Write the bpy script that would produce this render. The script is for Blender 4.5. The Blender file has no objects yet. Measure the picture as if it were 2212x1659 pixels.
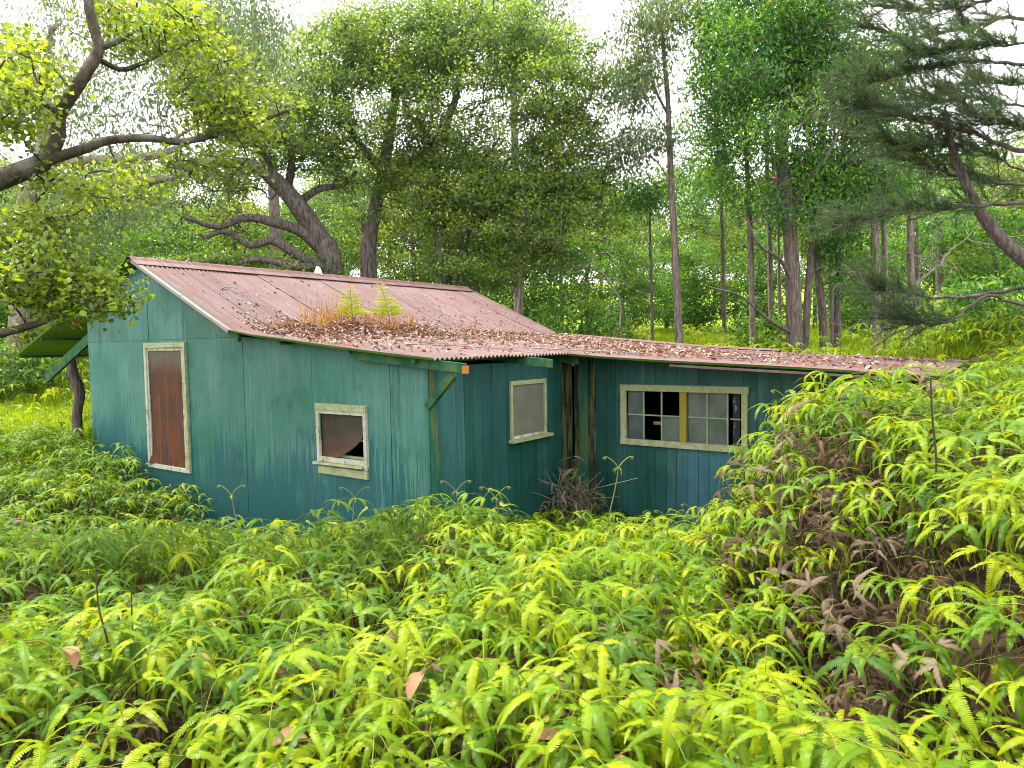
import bpy, math, random
import numpy as np
from mathutils import Matrix, Vector, Euler

sc = bpy.context.scene
col = sc.collection
R = math.radians
rng = np.random.default_rng(7)
random.seed(7)

# ------------------------------------------------------------------ camera
F_PX, PITCH, ROLL = 694.4, 0.055, -0.017
CAM_Z = 2.602
cam_d = bpy.data.cameras.new('camera')
cam_d.sensor_width = 36.0
cam_d.lens = F_PX / 1024 * 36.0
cam_d.clip_start = 0.05
cam_d.clip_end = 2000
cam = bpy.data.objects.new('camera', cam_d)
col.objects.link(cam)
cam.matrix_world = Matrix.Translation((0, 0, CAM_Z)) @ Matrix.Rotation(math.pi/2 - PITCH, 4, 'X') @ Matrix.Rotation(ROLL, 4, 'Z')
sc.camera = cam

# ------------------------------------------------------------------ light
SUN_EL, SUN_AZ = 66.0, -62.0            # azimuth measured from +Y (behind the house) towards +X
world = bpy.data.worlds.new('World'); sc.world = world
world.use_nodes = True
nt = world.node_tree; nt.nodes.clear()
sky = nt.nodes.new('ShaderNodeTexSky'); sky.sky_type = 'NISHITA'; sky.sun_disc = False
sky.sun_elevation = R(SUN_EL); sky.sun_rotation = R(SUN_AZ)
sky.dust_density = 3.0; sky.air_density = 1.0; sky.ozone_density = 1.0
tc = nt.nodes.new('ShaderNodeTexCoord')
nz = nt.nodes.new('ShaderNodeTexNoise'); nz.inputs['Scale'].default_value = 1.6; nz.inputs['Detail'].default_value = 6
mp = nt.nodes.new('ShaderNodeMapping'); mp.inputs['Scale'].default_value = (1, 1, 2.2)
rp = nt.nodes.new('ShaderNodeMapRange'); rp.inputs[1].default_value = .28; rp.inputs[2].default_value = .5
rp.inputs[3].default_value = .72; rp.inputs[4].default_value = 1.0
mx = nt.nodes.new('ShaderNodeMix'); mx.data_type = 'RGBA'
mx.inputs[7].default_value = (9.6, 9.5, 10.0, 1)
bg = nt.nodes.new('ShaderNodeBackground'); bg.inputs['Strength'].default_value = 0.148
wo = nt.nodes.new('ShaderNodeOutputWorld')
nt.links.new(tc.outputs['Generated'], mp.inputs['Vector']); nt.links.new(mp.outputs[0], nz.inputs['Vector'])
nt.links.new(nz.outputs['Fac'], rp.inputs[0]); nt.links.new(rp.outputs[0], mx.inputs[0])
nt.links.new(sky.outputs[0], mx.inputs[6]); nt.links.new(mx.outputs[2], bg.inputs['Color'])
nt.links.new(bg.outputs[0], wo.inputs['Surface'])

sun_d = bpy.data.lights.new('sun', 'SUN'); sun_d.energy = 4.4; sun_d.angle = R(.8); sun_d.color = (1, .95, .86)
sun = bpy.data.objects.new('sun', sun_d); col.objects.link(sun)
sd = Vector((math.sin(R(SUN_AZ))*math.cos(R(SUN_EL)), math.cos(R(SUN_AZ))*math.cos(R(SUN_EL)), math.sin(R(SUN_EL))))
sun.rotation_euler = sd.to_track_quat('Z', 'Y').to_euler()
sun.location = sd * 60
vs = sc.view_settings
vs.view_transform = 'Standard'; vs.look = 'None'; vs.gamma = 1.0; vs.use_curve_mapping = False
vs.exposure = 1.22
sc.cycles.max_bounces = 12; sc.cycles.diffuse_bounces = 9; sc.cycles.glossy_bounces = 3
sc.cycles.transmission_bounces = 4; sc.cycles.transparent_max_bounces = 8
sc.cycles.sample_clamp_indirect = 10.0
sc.cycles.use_denoising = True
sc.cycles.filter_width = 1.0

# ------------------------------------------------------------------ pixel -> ray (pixels of the 2212 x 1659 view)
DS = 1024/2212.
def ray(dx, dy):
    X, Y = dx*DS-512, dy*DS-384
    c, s = math.cos(ROLL), math.sin(ROLL)
    xx, yy = c*X+s*Y, -s*X+c*Y
    up = -yy
    return np.array([xx, F_PX*math.cos(PITCH)+up*math.sin(PITCH), up*math.cos(PITCH)-F_PX*math.sin(PITCH)])/F_PX
def at(dx, dy, depth):
    r = ray(dx, dy)
    return r*(depth/r[1])+np.array([0, 0, CAM_Z])

# ------------------------------------------------------------------ house frame
HA, HX, HY, HZ = 0.628, -0.922, 7.585, 2.75      # local z = 0 is the top of the tall panel
V1 = 3.103
def h2w(u, v, z=0.0):
    return np.array([HX+u*math.cos(HA)+v*math.sin(HA), HY-u*math.sin(HA)+v*math.cos(HA), z+HZ])
def w2h(x, y):
    a, b = x-HX, y-HY
    return a*math.cos(HA)-b*math.sin(HA), a*math.sin(HA)+b*math.cos(HA)
def ss(a, b, x):
    t = np.clip((x-a)/(b-a), 0, 1); return t*t*(3-2*t)

# ------------------------------------------------------------------ terrain
def vnoise(x, y, s, seed=0):
    x = np.asarray(x, float)*s+seed*17.3; y = np.asarray(y, float)*s+seed*9.1
    xi, yi = np.floor(x), np.floor(y); xf, yf = x-xi, y-yi
    def h(a, b):
        v = np.sin(a*127.1+b*311.7+seed)*43758.5453; return v-np.floor(v)
    fx, fy = xf*xf*(3-2*xf), yf*yf*(3-2*yf)
    return (h(xi, yi)*(1-fx)+h(xi+1, yi)*fx)*(1-fy)+(h(xi, yi+1)*(1-fx)+h(xi+1, yi+1)*fx)*fy-.5
YS = [-30, -3, 0, 2, 4, 6, 7.5, 9, 10.5, 12, 16, 20, 26, 40, 80, 200]
CS = [1.9, 1.6, 1.34, 1.18, 1.0, .82, .48, .12, .2, .6, 1.05, 1.6, 2.2, 3.1, 6.5, 20]
def canopy(x, y):
    x = np.asarray(x, float); y = np.asarray(y, float)
    c = np.interp(y, YS, CS)
    c = c+.42*ss(4.6, 6.6, -x)*ss(6.5, 9, y)*(1-ss(12, 14, y))
    c = c+.34*np.exp(-((x+.75)**2+(y-6.5)**2*1.3)/1.0)
    c = c-.12*np.exp(-((x+3.2)**2/2+(y-8.4)**2)/.9)
    amp = np.interp(y, [-5, 0, 2, 3, 4, 5, 6, 8, 12, 20, 40], [.3, .2, .36, .66, .9, 1.08, 1.18, 1.28, 1.15, .3, .2])
    edge = np.interp(y, [0, 2, 3, 4, 5, 6, 7, 9], [1.5, 1.45, 1.45, 1.55, 1.52, 1.52, 2.1, 3.2])
    c = c+amp*ss(0, 1.0, x-edge)+.12*np.clip(x-2.6, 0, 6)*ss(2.5, 4, y)*(1-ss(11, 16, y))+.12*np.clip(x-4., 0, 4)*ss(5, 7, y)*(1-ss(11, 16, y))
    c = c-.42*np.exp(-((x-1.62)**2/.16+(y-3.55)**2/.3))      # hollow in the mound's face
    c = c-.28*np.exp(-((x-1.5)**2/.12+(y-2.45)**2/.1))
    c = c-.3*np.exp(-((x+3.1)**2/.7+(y-4.3)**2/.8))
    c = c+.30*vnoise(x, y, .9, 3)+.20*vnoise(x, y, 1.9, 5)
    return c
def in_house(x, y, m=0.0):
    u, v = w2h(x, y)
    return ((u > -8.3-m) & (u < m) & (v > -m) & (v < 8.2+m)) | ((u > -.1) & (u < 4.75+m) & (v > V1-m) & (v < 8.2+m))
def ground(x, y):
    g = canopy(x, y)-np.interp(y, [8, 12, 16], [.46, .4, .1])
    return np.where(in_house(x, y, -.12), -.05, g)

def clean(nm): return nm
def new_mesh(name, verts, faces, mats=(), midx=None, smooth=False):
    me = bpy.data.meshes.new(name)
    me.from_pydata([tuple(map(float, v)) for v in verts], [], faces)
    for m in mats: me.materials.append(m)
    if midx is not None: me.polygons.foreach_set('material_index', np.asarray(midx, np.int32))
    if smooth: me.polygons.foreach_set('use_smooth', np.ones(len(me.polygons), bool))
    me.update(); return me
def poly_mesh(name, verts, polys, mats=(), smooth=False, tint=None):
    """verts (N,3), polys (M,k) arrays - fast path"""
    verts = np.asarray(verts, np.float32); polys = np.asarray(polys, np.int32)
    me = bpy.data.meshes.new(name)
    n, k = polys.shape
    me.vertices.add(len(verts)); me.vertices.foreach_set('co', verts.ravel())
    me.loops.add(n*k); me.loops.foreach_set('vertex_index', polys.ravel())
    me.polygons.add(n); me.polygons.foreach_set('loop_start', np.arange(0, n*k, k, dtype=np.int32))
    me.polygons.foreach_set('loop_total', np.full(n, k, np.int32))
    for m in mats: me.materials.append(m)
    if smooth: me.polygons.foreach_set('use_smooth', np.ones(n, bool))
    if tint is not None:
        a = me.attributes.new('tint', 'FLOAT', 'FACE'); a.data.foreach_set('value', np.asarray(tint, np.float32))
    me.update(calc_edges=True); return me
def obj(name, me, parent=None, loc=None, rot=None):
    o = bpy.data.objects.new(name, me); col.objects.link(o)
    if parent is not None: o.parent = parent
    if loc is not None: o.location = loc
    if rot is not None: o.rotation_euler = rot
    return o
def tag(o, label=None, cat=None, group=None, kind=None):
    if label: o['label'] = label
    if cat: o['category'] = cat
    if group: o['group'] = group
    if kind: o['kind'] = kind
    return o

# ------------------------------------------------------------------ materials
class NB:
    def __init__(s, name):
        s.m = bpy.data.materials.new(name); s.m.use_nodes = True; s.t = s.m.node_tree; s.t.nodes.clear()
        s.out = s.t.nodes.new('ShaderNodeOutputMaterial')
    def put(s, socket, v):
        if isinstance(v, bpy.types.NodeSocket): s.t.links.new(v, socket)
        elif v is not None:
            if socket.type == 'RGBA' and len(v) == 3: v = (*v, 1)
            socket.default_value = v
    def n(s, typ, **kw):
        nd = s.t.nodes.new('ShaderNode'+typ)
        for k, v in kw.items():
            if k.startswith('_'): setattr(nd, k[1:], v)
        for k, v in kw.items():
            if k.startswith('_'): continue
            key = int(k[1:]) if k[0] == 'i' and k[1:].isdigit() else k.replace('0', ' ')
            s.put(nd.inputs[key], v)
        return nd
    def coord(s, scale=(1, 1, 1), which='Object', loc=(0, 0, 0)):
        c = s.n('TexCoord'); return s.n('Mapping', Vector=c.outputs[which], Scale=scale, Location=loc).outputs[0]
    def noise(s, vec, scale=1., detail=4., rough=.55):
        return s.n('TexNoise', Vector=vec, Scale=scale, Detail=detail, Roughness=rough).outputs['Fac']
    def rng(s, v, a, b, c=0., d=1.):
        return s.n('MapRange', i0=v, i1=a, i2=b, i3=c, i4=d).outputs[0]
    def mix(s, f, a, b, mode='MIX'):
        nd = s.t.nodes.new('ShaderNodeMix'); nd.data_type = 'RGBA'; nd.blend_type = mode
        s.put(nd.inputs[0], f); s.put(nd.inputs[6], a); s.put(nd.inputs[7], b); return nd.outputs[2]
    def math(s, op, a, b=None):
        nd = s.t.nodes.new('ShaderNodeMath'); nd.operation = op
        s.put(nd.inputs[0], a)
        if b is not None: s.put(nd.inputs[1], b)
        return nd.outputs[0]
    def ramp(s, f, stops):
        nd = s.t.nodes.new('ShaderNodeValToRGB'); cr = nd.color_ramp
        while len(cr.elements) < len(stops): cr.elements.new(.5)
        for e, (p, c) in zip(cr.elements, stops): e.position = p; e.color = (*c, 1)
        s.put(nd.inputs[0], f); return nd.outputs[0]
    def bump(s, h, strength=.3, dist=.01):
        return s.n('Bump', Strength=strength, Distance=dist, Height=h).outputs[0]
    def princ(s, color, rough=.7, spec=.3, normal=None, metal=0.):
        p = s.t.nodes.new('ShaderNodeBsdfPrincipled')
        s.put(p.inputs['Base Color'], color); s.put(p.inputs['Roughness'], rough)
        s.put(p.inputs['Specular IOR Level'], spec); s.put(p.inputs['Metallic'], metal)
        if normal is not None: s.put(p.inputs['Normal'], normal)
        return p.outputs[0]
    def done(s, shader):
        s.t.links.new(shader, s.out.inputs['Surface']); return s.m
    def orand(s): return s.n('ObjectInfo').outputs['Random']

def leaf_mat(name, stops, transl=.4, rough=.42, spec=.45, by='tint', tw=(1.5, 1.35, .5)):
    b = NB(name)
    f = b.n('Attribute', _attribute_name='tint').outputs['Fac'] if by == 'tint' else b.orand()
    c = b.ramp(f, stops)
    if by != 'tint':
        nz_ = b.noise(b.coord((1, 1, 1)), 9., 2)
        c = b.mix(b.rng(nz_, .35, .65, 0, .35), c, (.12, .20, .006)) if name.startswith('fern') else c
    p = b.princ(c, rough, spec)
    tcol = b.mix(1., c, (*tw, 1), 'MULTIPLY')
    t = b.n('BsdfTranslucent', Color=tcol).outputs[0]
    m = b.n('MixShader', Fac=transl).outputs[0]
    nd = m.node; b.t.links.new(p, nd.inputs[1]); b.t.links.new(t, nd.inputs[2])
    return b.done(m)

def bark_mat(name, c1, c2, c3=None, sc_=(14, 14, 2.2)):
    b = NB(name); co = b.coord(sc_)
    n1 = b.noise(co, 1.5, 5, .6); n2 = b.noise(b.coord((1, 1, 1)), 2.2, 3)
    c = b.mix(b.rng(n1, .38, .62), c1, c2)
    if c3: c = b.mix(b.rng(n2, .52, .66), c, c3)
    return b.done(b.princ(c, .9, .15, b.bump(n1, .9, .06)))

def plain(name, c, rough=.7, spec=.3):
    b = NB(name); n1 = b.noise(b.coord(), 6, 4)
    return b.done(b.princ(b.mix(b.rng(n1, .3, .7, 0, 1), tuple(x*.75 for x in c), c), rough, spec))

M = {}
# painted plywood of the gable
b = NB('teal_plywood_paint'); co = b.coord((1, 1, 1))
st = b.noise(b.coord((11, 11, .55)), 1.6, 5, .65); st2 = b.noise(b.coord((26, 26, .9), loc=(3, 1, 2)), 1.1, 5, .7)
bl = b.noise(co, .9, 4, .55); bl2 = b.noise(b.coord((1.3, 1.3, .5), loc=(5, 2, 1)), 1.2, 3)
z = b.n('SeparateXYZ', Vector=b.coord()).outputs[2]
zz = b.math('ADD', z, b.math('MULTIPLY', b.math('SUBTRACT', st2, .5), 3.6))
zz = b.math('ADD', zz, b.math('MULTIPLY', b.math('SUBTRACT', bl2, .5), 1.9))
low = b.rng(zz, -1.48, -1.68)
c = b.mix(b.rng(bl, .34, .66), (.016, .115, .070), (.072, .178, .142))
c = b.mix(b.rng(st, .40, .70, 0, .75), c, (.014, .100, .072))
c = b.mix(b.math('MULTIPLY', low, .85), c, (.006, .072, .080))
c = b.mix(b.math('MULTIPLY', b.rng(st2, .60, .68), b.rng(bl2, .44, .56, 0, .8)), c, (.008, .055, .046))
c = b.mix(b.math('MULTIPLY', b.rng(b.noise(b.coord((1, 1, .4)), 2.3, 5, .7), .55, .66, 0, .7), b.rng(st2, .42, .56)), c, (.070, .195, .150))
c = b.mix(b.math('MULTIPLY', b.rng(b.noise(b.coord((1.6, 1.6, .9), loc=(8, 3, 5)), 1.0, 5, .65), .54, .62), b.rng(st2, .44, .54, 0, .75)), c, (.008, .062, .050))
c = b.mix(b.rng(b.noise(b.coord((1, 1, 1), loc=(2, 2, 2)), 38, 2), .70, .76, 0, .6), c, (.006, .03, .028))
hsv = b.n('HueSaturation', Color=c, Value=b.rng(b.orand(), 0, 1, .86, 1.12), Hue=b.rng(b.orand(), 0, 1, .485, .512)).outputs[0]
wv = b.noise(b.coord((4, 4, 60)), 3, 2)
M['ply'] = b.done(b.princ(hsv, .62, .3, b.bump(b.math('ADD', wv, b.math('MULTIPLY', st, 1.5)), .25, .006)))
# painted planks of the recess and the wing
b = NB('dark_teal_plank_paint'); co = b.coord()
st = b.noise(b.coord((13, 13, .6)), 1.5, 5, .65); bl = b.noise(co, 1.1, 4, .6)
z = b.n('SeparateXYZ', Vector=b.coord()).outputs[2]
up = b.rng(b.math('ADD', z, b.math('MULTIPLY', b.math('SUBTRACT', st, .5), 1.2)), -.85, -.45)
c = b.mix(b.rng(bl, .35, .65), (.006, .062, .054), (.020, .112, .098))
c = b.mix(b.rng(st, .42, .66, 0, .7), c, (.005, .044, .037))
c = b.mix(b.math('MULTIPLY', b.rng(b.noise(b.coord((5, 5, 1.4), loc=(2, 7, 1)), 1.5, 5, .6), .60, .68), up), c, (.13, .10, .03))
c = b.mix(b.rng(b.noise(b.coord((3, 3, .7), loc=(9, 1, 4)), 1.4, 4), .62, .72, 0, .7), c, (.075, .13, .055))
c = b.n('HueSaturation', Color=c, Value=b.rng(b.orand(), 0, 1, .74, 1.12), Hue=b.rng(b.orand(), 0, 1, .48, .515), Saturation=b.rng(b.orand(), 0, 1, 1.05, .85)).outputs[0]
M['plank'] = b.done(b.princ(c, .55, .32, b.bump(st, .3, .008)))
b = NB('slate_blue_plank_paint'); st = b.noise(b.coord((13, 13, .6)), 1.5, 5, .65); bl = b.noise(b.coord(), 2.1, 4, .6)
c = b.mix(b.rng(bl, .35, .65), (.018, .085, .105), (.042, .13, .15)); c = b.mix(b.rng(st, .45, .66, 0, .5), c, (.012, .06, .075))
M['plank_blue'] = b.done(b.princ(c, .55, .3, b.bump(st, .3, .008)))
# mouldy corner boards
b = NB('mouldy_board'); co = b.coord((6, 6, .8)); n1 = b.noise(co, 1.5, 5, .65)
c = b.ramp(n1, [(.34, (.006, .010, .008)), (.48, (.018, .028, .018)), (.56, (.10, .10, .03)), (.68, (.03, .09, .065))])
M['mould'] = b.done(b.princ(c, .8, .2, b.bump(n1, .4, .01)))
# green-yellow corner board
b = NB('mossy_green_board'); n1 = b.noise(b.coord((7, 7, 1.6)), 1.4, 5, .65)
c = b.ramp(n1, [(.36, (.012, .075, .055)), (.52, (.022, .10, .055)), (.62, (.085, .105, .03)), (.75, (.05, .045, .015))])
M['moss_board'] = b.done(b.princ(c, .75, .2, b.bump(n1, .3, .01)))
b = NB('green_beam_paint'); n1 = b.noise(b.coord((2, 2, 2)), 3, 5, .65)
M['beam'] = b.done(b.princ(b.ramp(n1, [(.36, (.010, .058, .030)), (.52, (.024, .095, .042)), (.64, (.085, .11, .025)), (.76, (.06, .04, .015))]), .75, .2, b.bump(n1, .3, .01)))
# trim
def trim(name, a, bb, dirt, peel):
    b = NB(name); n1 = b.noise(b.coord((3, 3, 3)), 3, 5, .65); n2 = b.noise(b.coord((9, 9, 2.5), loc=(1, 4, 2)), 2, 5, .7)
    c = b.mix(b.rng(n1, .36, .62), a, bb)
    c = b.mix(b.rng(n2, .60-peel, .66-peel, 0, .9), c, dirt)
    c = b.mix(b.rng(b.noise(b.coord(), 40, 2), .62, .7, 0, .7), c, (.07, .05, .03))
    return b.done(b.princ(c, .7, .25, b.bump(n2, .5, .008)))
M['trim'] = trim('weathered_cream_trim', (.359, .367, .234), (.234, .265, .117), (.20, .15, .08), .0)
M['trim_grey'] = trim('peeling_white_trim', (.437, .437, .359), (.312, .335, .234), (.16, .075, .035), .035)
M['trim_olive'] = trim('olive_trim', (.257, .296, .109), (.312, .328, .187), (.20, .14, .05), .0)
M['mustard'] = trim('mustard_board', (.265, .211, .023), (.218, .179, .023), (.2, .14, .02), .0)
# rust panel
b = NB('rusted_steel_panel'); n1 = b.noise(b.coord((7, 7, .7)), 1.3, 5, .62); n2 = b.noise(b.coord(), 2.2, 4)
z = b.n('SeparateXYZ', Vector=b.coord()).outputs[2]
c = b.mix(b.rng(b.math('ADD', n1, b.math('MULTIPLY', n2, .5)), .64, .84), (.118, .034, .010), (.048, .024, .012))
grey = b.rng(b.math('ADD', z, b.math('MULTIPLY', n1, .9)), -.02, .22)
c = b.mix(grey, c, (.085, .08, .055))
c = b.mix(b.rng(b.noise(b.coord((16, 16, 1.3), loc=(3, 0, 1)), 1, 3), .60, .68, 0, .55), c, (.11, .085, .055))
M['rust_panel'] = b.done(b.princ(c, .75, .25, b.bump(n1, .2, .005)))
# roof
b = NB('rusty_roof_iron'); n1 = b.noise(b.coord((.9, 20, .9)), 1.4, 5, .7); n2 = b.noise(b.coord(), 2.6, 5, .6); n3 = b.noise(b.coord((1, 1, 1)), 22, 3)
c = b.mix(b.rng(n1, .36, .64), (.082, .040, .037), (.160, .098, .092))
c = b.mix(b.rng(n2, .48, .64, 0, .6), c, (.115, .038, .024))
c = b.mix(b.rng(n3, .58, .70, 0, .6), c, (.055, .038, .032))
c = b.mix(b.rng(b.noise(b.coord((.7, 3, .7), loc=(4, 4, 4)), 1.2, 4), .58, .70, 0, .7), c, (.075, .058, .048))
c = b.n('HueSaturation', Color=c, Value=b.rng(b.orand(), 0, 1, .82, 1.12)).outputs[0]
M['roof'] = b.done(b.princ(c, .68, .3, b.bump(n3, .15, .004)))
b = NB('fern_bounce_tinted_underside'); n1 = b.noise(b.coord((1, 6, 1)), 2, 4)
M['under'] = b.done(b.princ(b.mix(b.rng(n1, .3, .7), (.09, .21, .03), (.14, .27, .04)), .6, .3))  # green light bounced up from the ferns, put into the lower skin's colour
M['galv'] = plain('dull_galvanised_steel', (.21, .18, .165)); M['orange_end'] = plain('raw_orange_wood', (.42, .16, .02))
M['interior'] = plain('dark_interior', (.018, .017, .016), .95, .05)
M['muntin'] = plain('pale_green_muntin', (.26, .31, .17))
# screens and glass
b = NB('dusty_insect_screen'); n1 = b.noise(b.coord((1, 1, 1)), 3.0, 4); n2 = b.noise(b.coord(), 160, 1)
c = b.mix(b.rng(n1, .35, .65), (.135, .14, .10), (.19, .19, .145)); c = b.mix(b.rng(n2, .4, .6, 0, .35), c, (.09, .085, .07))
p = b.princ(c, .9, .1); tr = b.n('BsdfTransparent').outputs[0]
m_ = b.n('MixShader', Fac=.16).outputs[0]; b.t.links.new(p, m_.node.inputs[1]); b.t.links.new(tr, m_.node.inputs[2])
M['screen'] = b.done(m_)
b = NB('torn_brown_screen'); n1 = b.noise(b.coord((1, 1, 1)), 3.0, 4)
z = b.n('SeparateXYZ', Vector=b.coord()).outputs[2]
c = b.mix(b.rng(n1, .35, .65), (.05, .043, .03), (.08, .068, .05)); c = b.mix(b.rng(z, -1.15, -1.55, 0, .8), c, (.11, .05, .03))
p = b.princ(c, .9, .1); tr = b.n('BsdfTransparent').outputs[0]
m_ = b.n('MixShader', Fac=.14).outputs[0]; b.t.links.new(p, m_.node.inputs[1]); b.t.links.new(tr, m_.node.inputs[2])
M['torn'] = b.done(m_)
b = NB('frosted_glass'); n1 = b.noise(b.coord(), 4.0, 4)
c = b.mix(b.rng(n1, .35, .65), (.05, .07, .06), (.10, .125, .11))
M['pane'] = b.done(b.princ(c, .16, .9, b.bump(b.noise(b.coord(), 30, 2), .10, .002)))
b = NB('peeling_strip'); n1 = b.noise(b.coord((6, 6, 2)), 2.0, 5, .7)
M['peel'] = b.done(b.princ(b.mix(b.rng(n1, .60, .63), (.012, .013, .018), (.22, .26, .24)), .6, .3))
M['paper'] = plain('yellowed_paper', (.34, .33, .22))
# ground
b = NB('dead_fern_litter_ground'); n1 = b.noise(b.coord(), 5, 6, .7); n2 = b.noise(b.coord(), .6, 4)
c = b.mix(b.rng(n1, .35, .65), (.012, .009, .005), (.05, .033, .019))
y = b.n('SeparateXYZ', Vector=b.coord()).outputs[1]
c = b.mix(b.rng(b.math('ADD', y, b.math('MULTIPLY', n2, 4.)), 13.0, 17.5, 0, .9), c, b.mix(b.rng(n1, .35, .65), (.13, .21, .012), (.22, .33, .018)))
M['ground'] = b.done(b.princ(c, .95, .1, b.bump(n1, .8, .05)))
# barks
M['bark_ohia'] = bark_mat('grey_ohia_bark', (.06, .05, .044), (.18, .155, .135))
M['bark_near'] = bark_mat('lichen_bark', (.055, .045, .035), (.10, .085, .06), (.19, .19, .145), (10, 10, 4))
M['bark_gum'] = bark_mat('gum_bark', (.11, .082, .07), (.25, .205, .18))
M['bark_dark'] = bark_mat('brown_bark', (.075, .056, .05), (.18, .145, .128))
M['bark_pale'] = bark_mat('pale_limb_bark', (.17, .13, .105), (.30, .25, .22))
M['stem'] = plain('fern_stem', (.17, .17, .025)); M['stem_dark'] = plain('dark_stem', (.05, .045, .02))
M['twig'] = plain('grey_twig', (.20, .16, .13))
# leaves
G = lambda *s: list(s)
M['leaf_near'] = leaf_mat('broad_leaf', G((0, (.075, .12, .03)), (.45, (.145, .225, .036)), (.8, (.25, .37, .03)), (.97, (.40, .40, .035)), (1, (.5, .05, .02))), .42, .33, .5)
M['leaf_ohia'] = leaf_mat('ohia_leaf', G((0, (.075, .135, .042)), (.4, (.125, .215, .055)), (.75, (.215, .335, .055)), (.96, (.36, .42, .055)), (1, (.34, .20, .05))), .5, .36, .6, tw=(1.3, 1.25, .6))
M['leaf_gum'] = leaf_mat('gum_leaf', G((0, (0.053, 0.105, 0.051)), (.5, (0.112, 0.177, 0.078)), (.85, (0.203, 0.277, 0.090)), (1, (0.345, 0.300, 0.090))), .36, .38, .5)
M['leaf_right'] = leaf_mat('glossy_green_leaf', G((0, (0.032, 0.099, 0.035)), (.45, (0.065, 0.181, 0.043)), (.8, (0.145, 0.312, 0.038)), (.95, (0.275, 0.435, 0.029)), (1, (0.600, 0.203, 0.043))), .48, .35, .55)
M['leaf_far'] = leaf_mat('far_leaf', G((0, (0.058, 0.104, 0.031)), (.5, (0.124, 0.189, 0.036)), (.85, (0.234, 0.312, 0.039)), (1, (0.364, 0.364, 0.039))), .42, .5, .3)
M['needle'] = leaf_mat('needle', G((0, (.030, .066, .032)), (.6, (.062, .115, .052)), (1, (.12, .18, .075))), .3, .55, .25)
M['shrub'] = leaf_mat('shrub_leaf', G((0, (0.036, 0.102, 0.026)), (.5, (0.084, 0.198, 0.034)), (1, (0.204, 0.348, 0.024))), .42, .45, .4)
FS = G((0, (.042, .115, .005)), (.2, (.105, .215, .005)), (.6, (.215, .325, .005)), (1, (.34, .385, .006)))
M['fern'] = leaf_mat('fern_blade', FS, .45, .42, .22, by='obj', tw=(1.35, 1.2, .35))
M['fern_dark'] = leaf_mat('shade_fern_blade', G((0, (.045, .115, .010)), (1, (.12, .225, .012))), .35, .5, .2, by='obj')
M['fern_dead'] = leaf_mat('dead_fern_blade', G((0, (.032, .020, .011)), (.55, (.085, .052, .030)), (1, (.20, .15, .11))), .2, .8, .1, by='obj', tw=(1, 1, 1))
M['grass'] = leaf_mat('grass_blade', G((0, (.17, .27, .012)), (.6, (.27, .39, .014)), (1, (.36, .44, .018))), .45, .5, .3, by='obj')
M['litter'] = leaf_mat('dry_leaf', G((0, (.06, .032, .022)), (.3, (.17, .075, .032)), (.6, (.26, .16, .11)), (.88, (.44, .35, .31)), (.97, (.55, .48, .45)), (1, (.42, .05, .03))), .15, .7, .2, tw=(1, 1, 1))
M['redgrass'] = leaf_mat('dry_red_grass', G((0, (.22, .08, .035)), (.7, (.36, .16, .05)), (1, (.5, .36, .05))), .3, .7, .2, tw=(1, 1, 1))
M['roof_fern'] = leaf_mat('yellow_fern', G((0, (.23, .30, .004)), (.8, (.34, .37, .005)), (1, (.5, .15, .02))), .4, .6, .1, tw=(1.2, 1.1, .3))

# ------------------------------------------------------------------ ground
gx = np.unique(np.round(np.concatenate([np.linspace(-160, -14, 22), np.arange(-13.6, 12.1, .3), np.linspace(12.6, 160, 22)]), 3))
gy = np.unique(np.round(np.concatenate([np.linspace(-40, -3, 10), np.arange(-2.7, 18.1, .3), np.linspace(18.6, 40, 24), np.linspace(44, 200, 14)]), 3))
XX, YY = np.meshgrid(gx, gy)
ZZ = ground(XX, YY)
nx, ny = len(gx), len(gy)
idx = np.arange(nx*ny).reshape(ny, nx)
q = np.stack([idx[:-1, :-1], idx[:-1, 1:], idx[1:, 1:], idx[1:, :-1]], -1).reshape(-1, 4)
tag(obj('ground', poly_mesh('ground', np.stack([XX, YY, ZZ], -1).reshape(-1, 3), q, [M['ground']], True)), kind='structure',
    label='fern covered ground rising to sunny grass behind the house')

# ------------------------------------------------------------------ house
house = bpy.data.objects.new('abandoned_house', None); col.objects.link(house)
house.location = (HX, HY, HZ); house.rotation_euler = (0, 0, -HA)
tag(house, 'weathered teal wooden house with rusty corrugated roof sunk in ferns', 'house')

def boxmesh(name, lo, hi, mat, jit=0.):
    (x0, y0, z0), (x1, y1, z1) = lo, hi
    v = [[x0, y0, z0], [x1, y0, z0], [x1, y1, z0], [x0, y1, z0], [x0, y0, z1], [x1, y0, z1], [x1, y1, z1], [x0, y1, z1]]
    f = [(0, 3, 2, 1), (4, 5, 6, 7), (0, 1, 5, 4), (1, 2, 6, 5), (2, 3, 7, 6), (3, 0, 4, 7)]
    if jit: v = [[c+random.uniform(-jit, jit) for c in p] for p in v]
    return new_mesh(name, v, f, [mat])
def box(name, lo, hi, mat, parent=house, jit=0.): return obj(name, boxmesh(name, lo, hi, mat, jit), parent)
def beam(name, a, bq, w, h, mat, parent=house, up=(0, 0, 1)):
    a, bq = Vector(a), Vector(bq); d = (bq-a).normalized(); s = d.cross(Vector(up)).normalized(); t = s.cross(d)
    v = [p+s*i*w/2+t*j*h/2 for p in (a, bq) for i, j in ((-1, -1), (1, -1), (1, 1), (-1, 1))]
    f = [(0, 1, 2, 3), (7, 6, 5, 4), (0, 4, 5, 1), (1, 5, 6, 2), (2, 6, 7, 3), (3, 7, 4, 0)]
    return obj(name, new_mesh(name, v, f, [mat]), parent)

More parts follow.
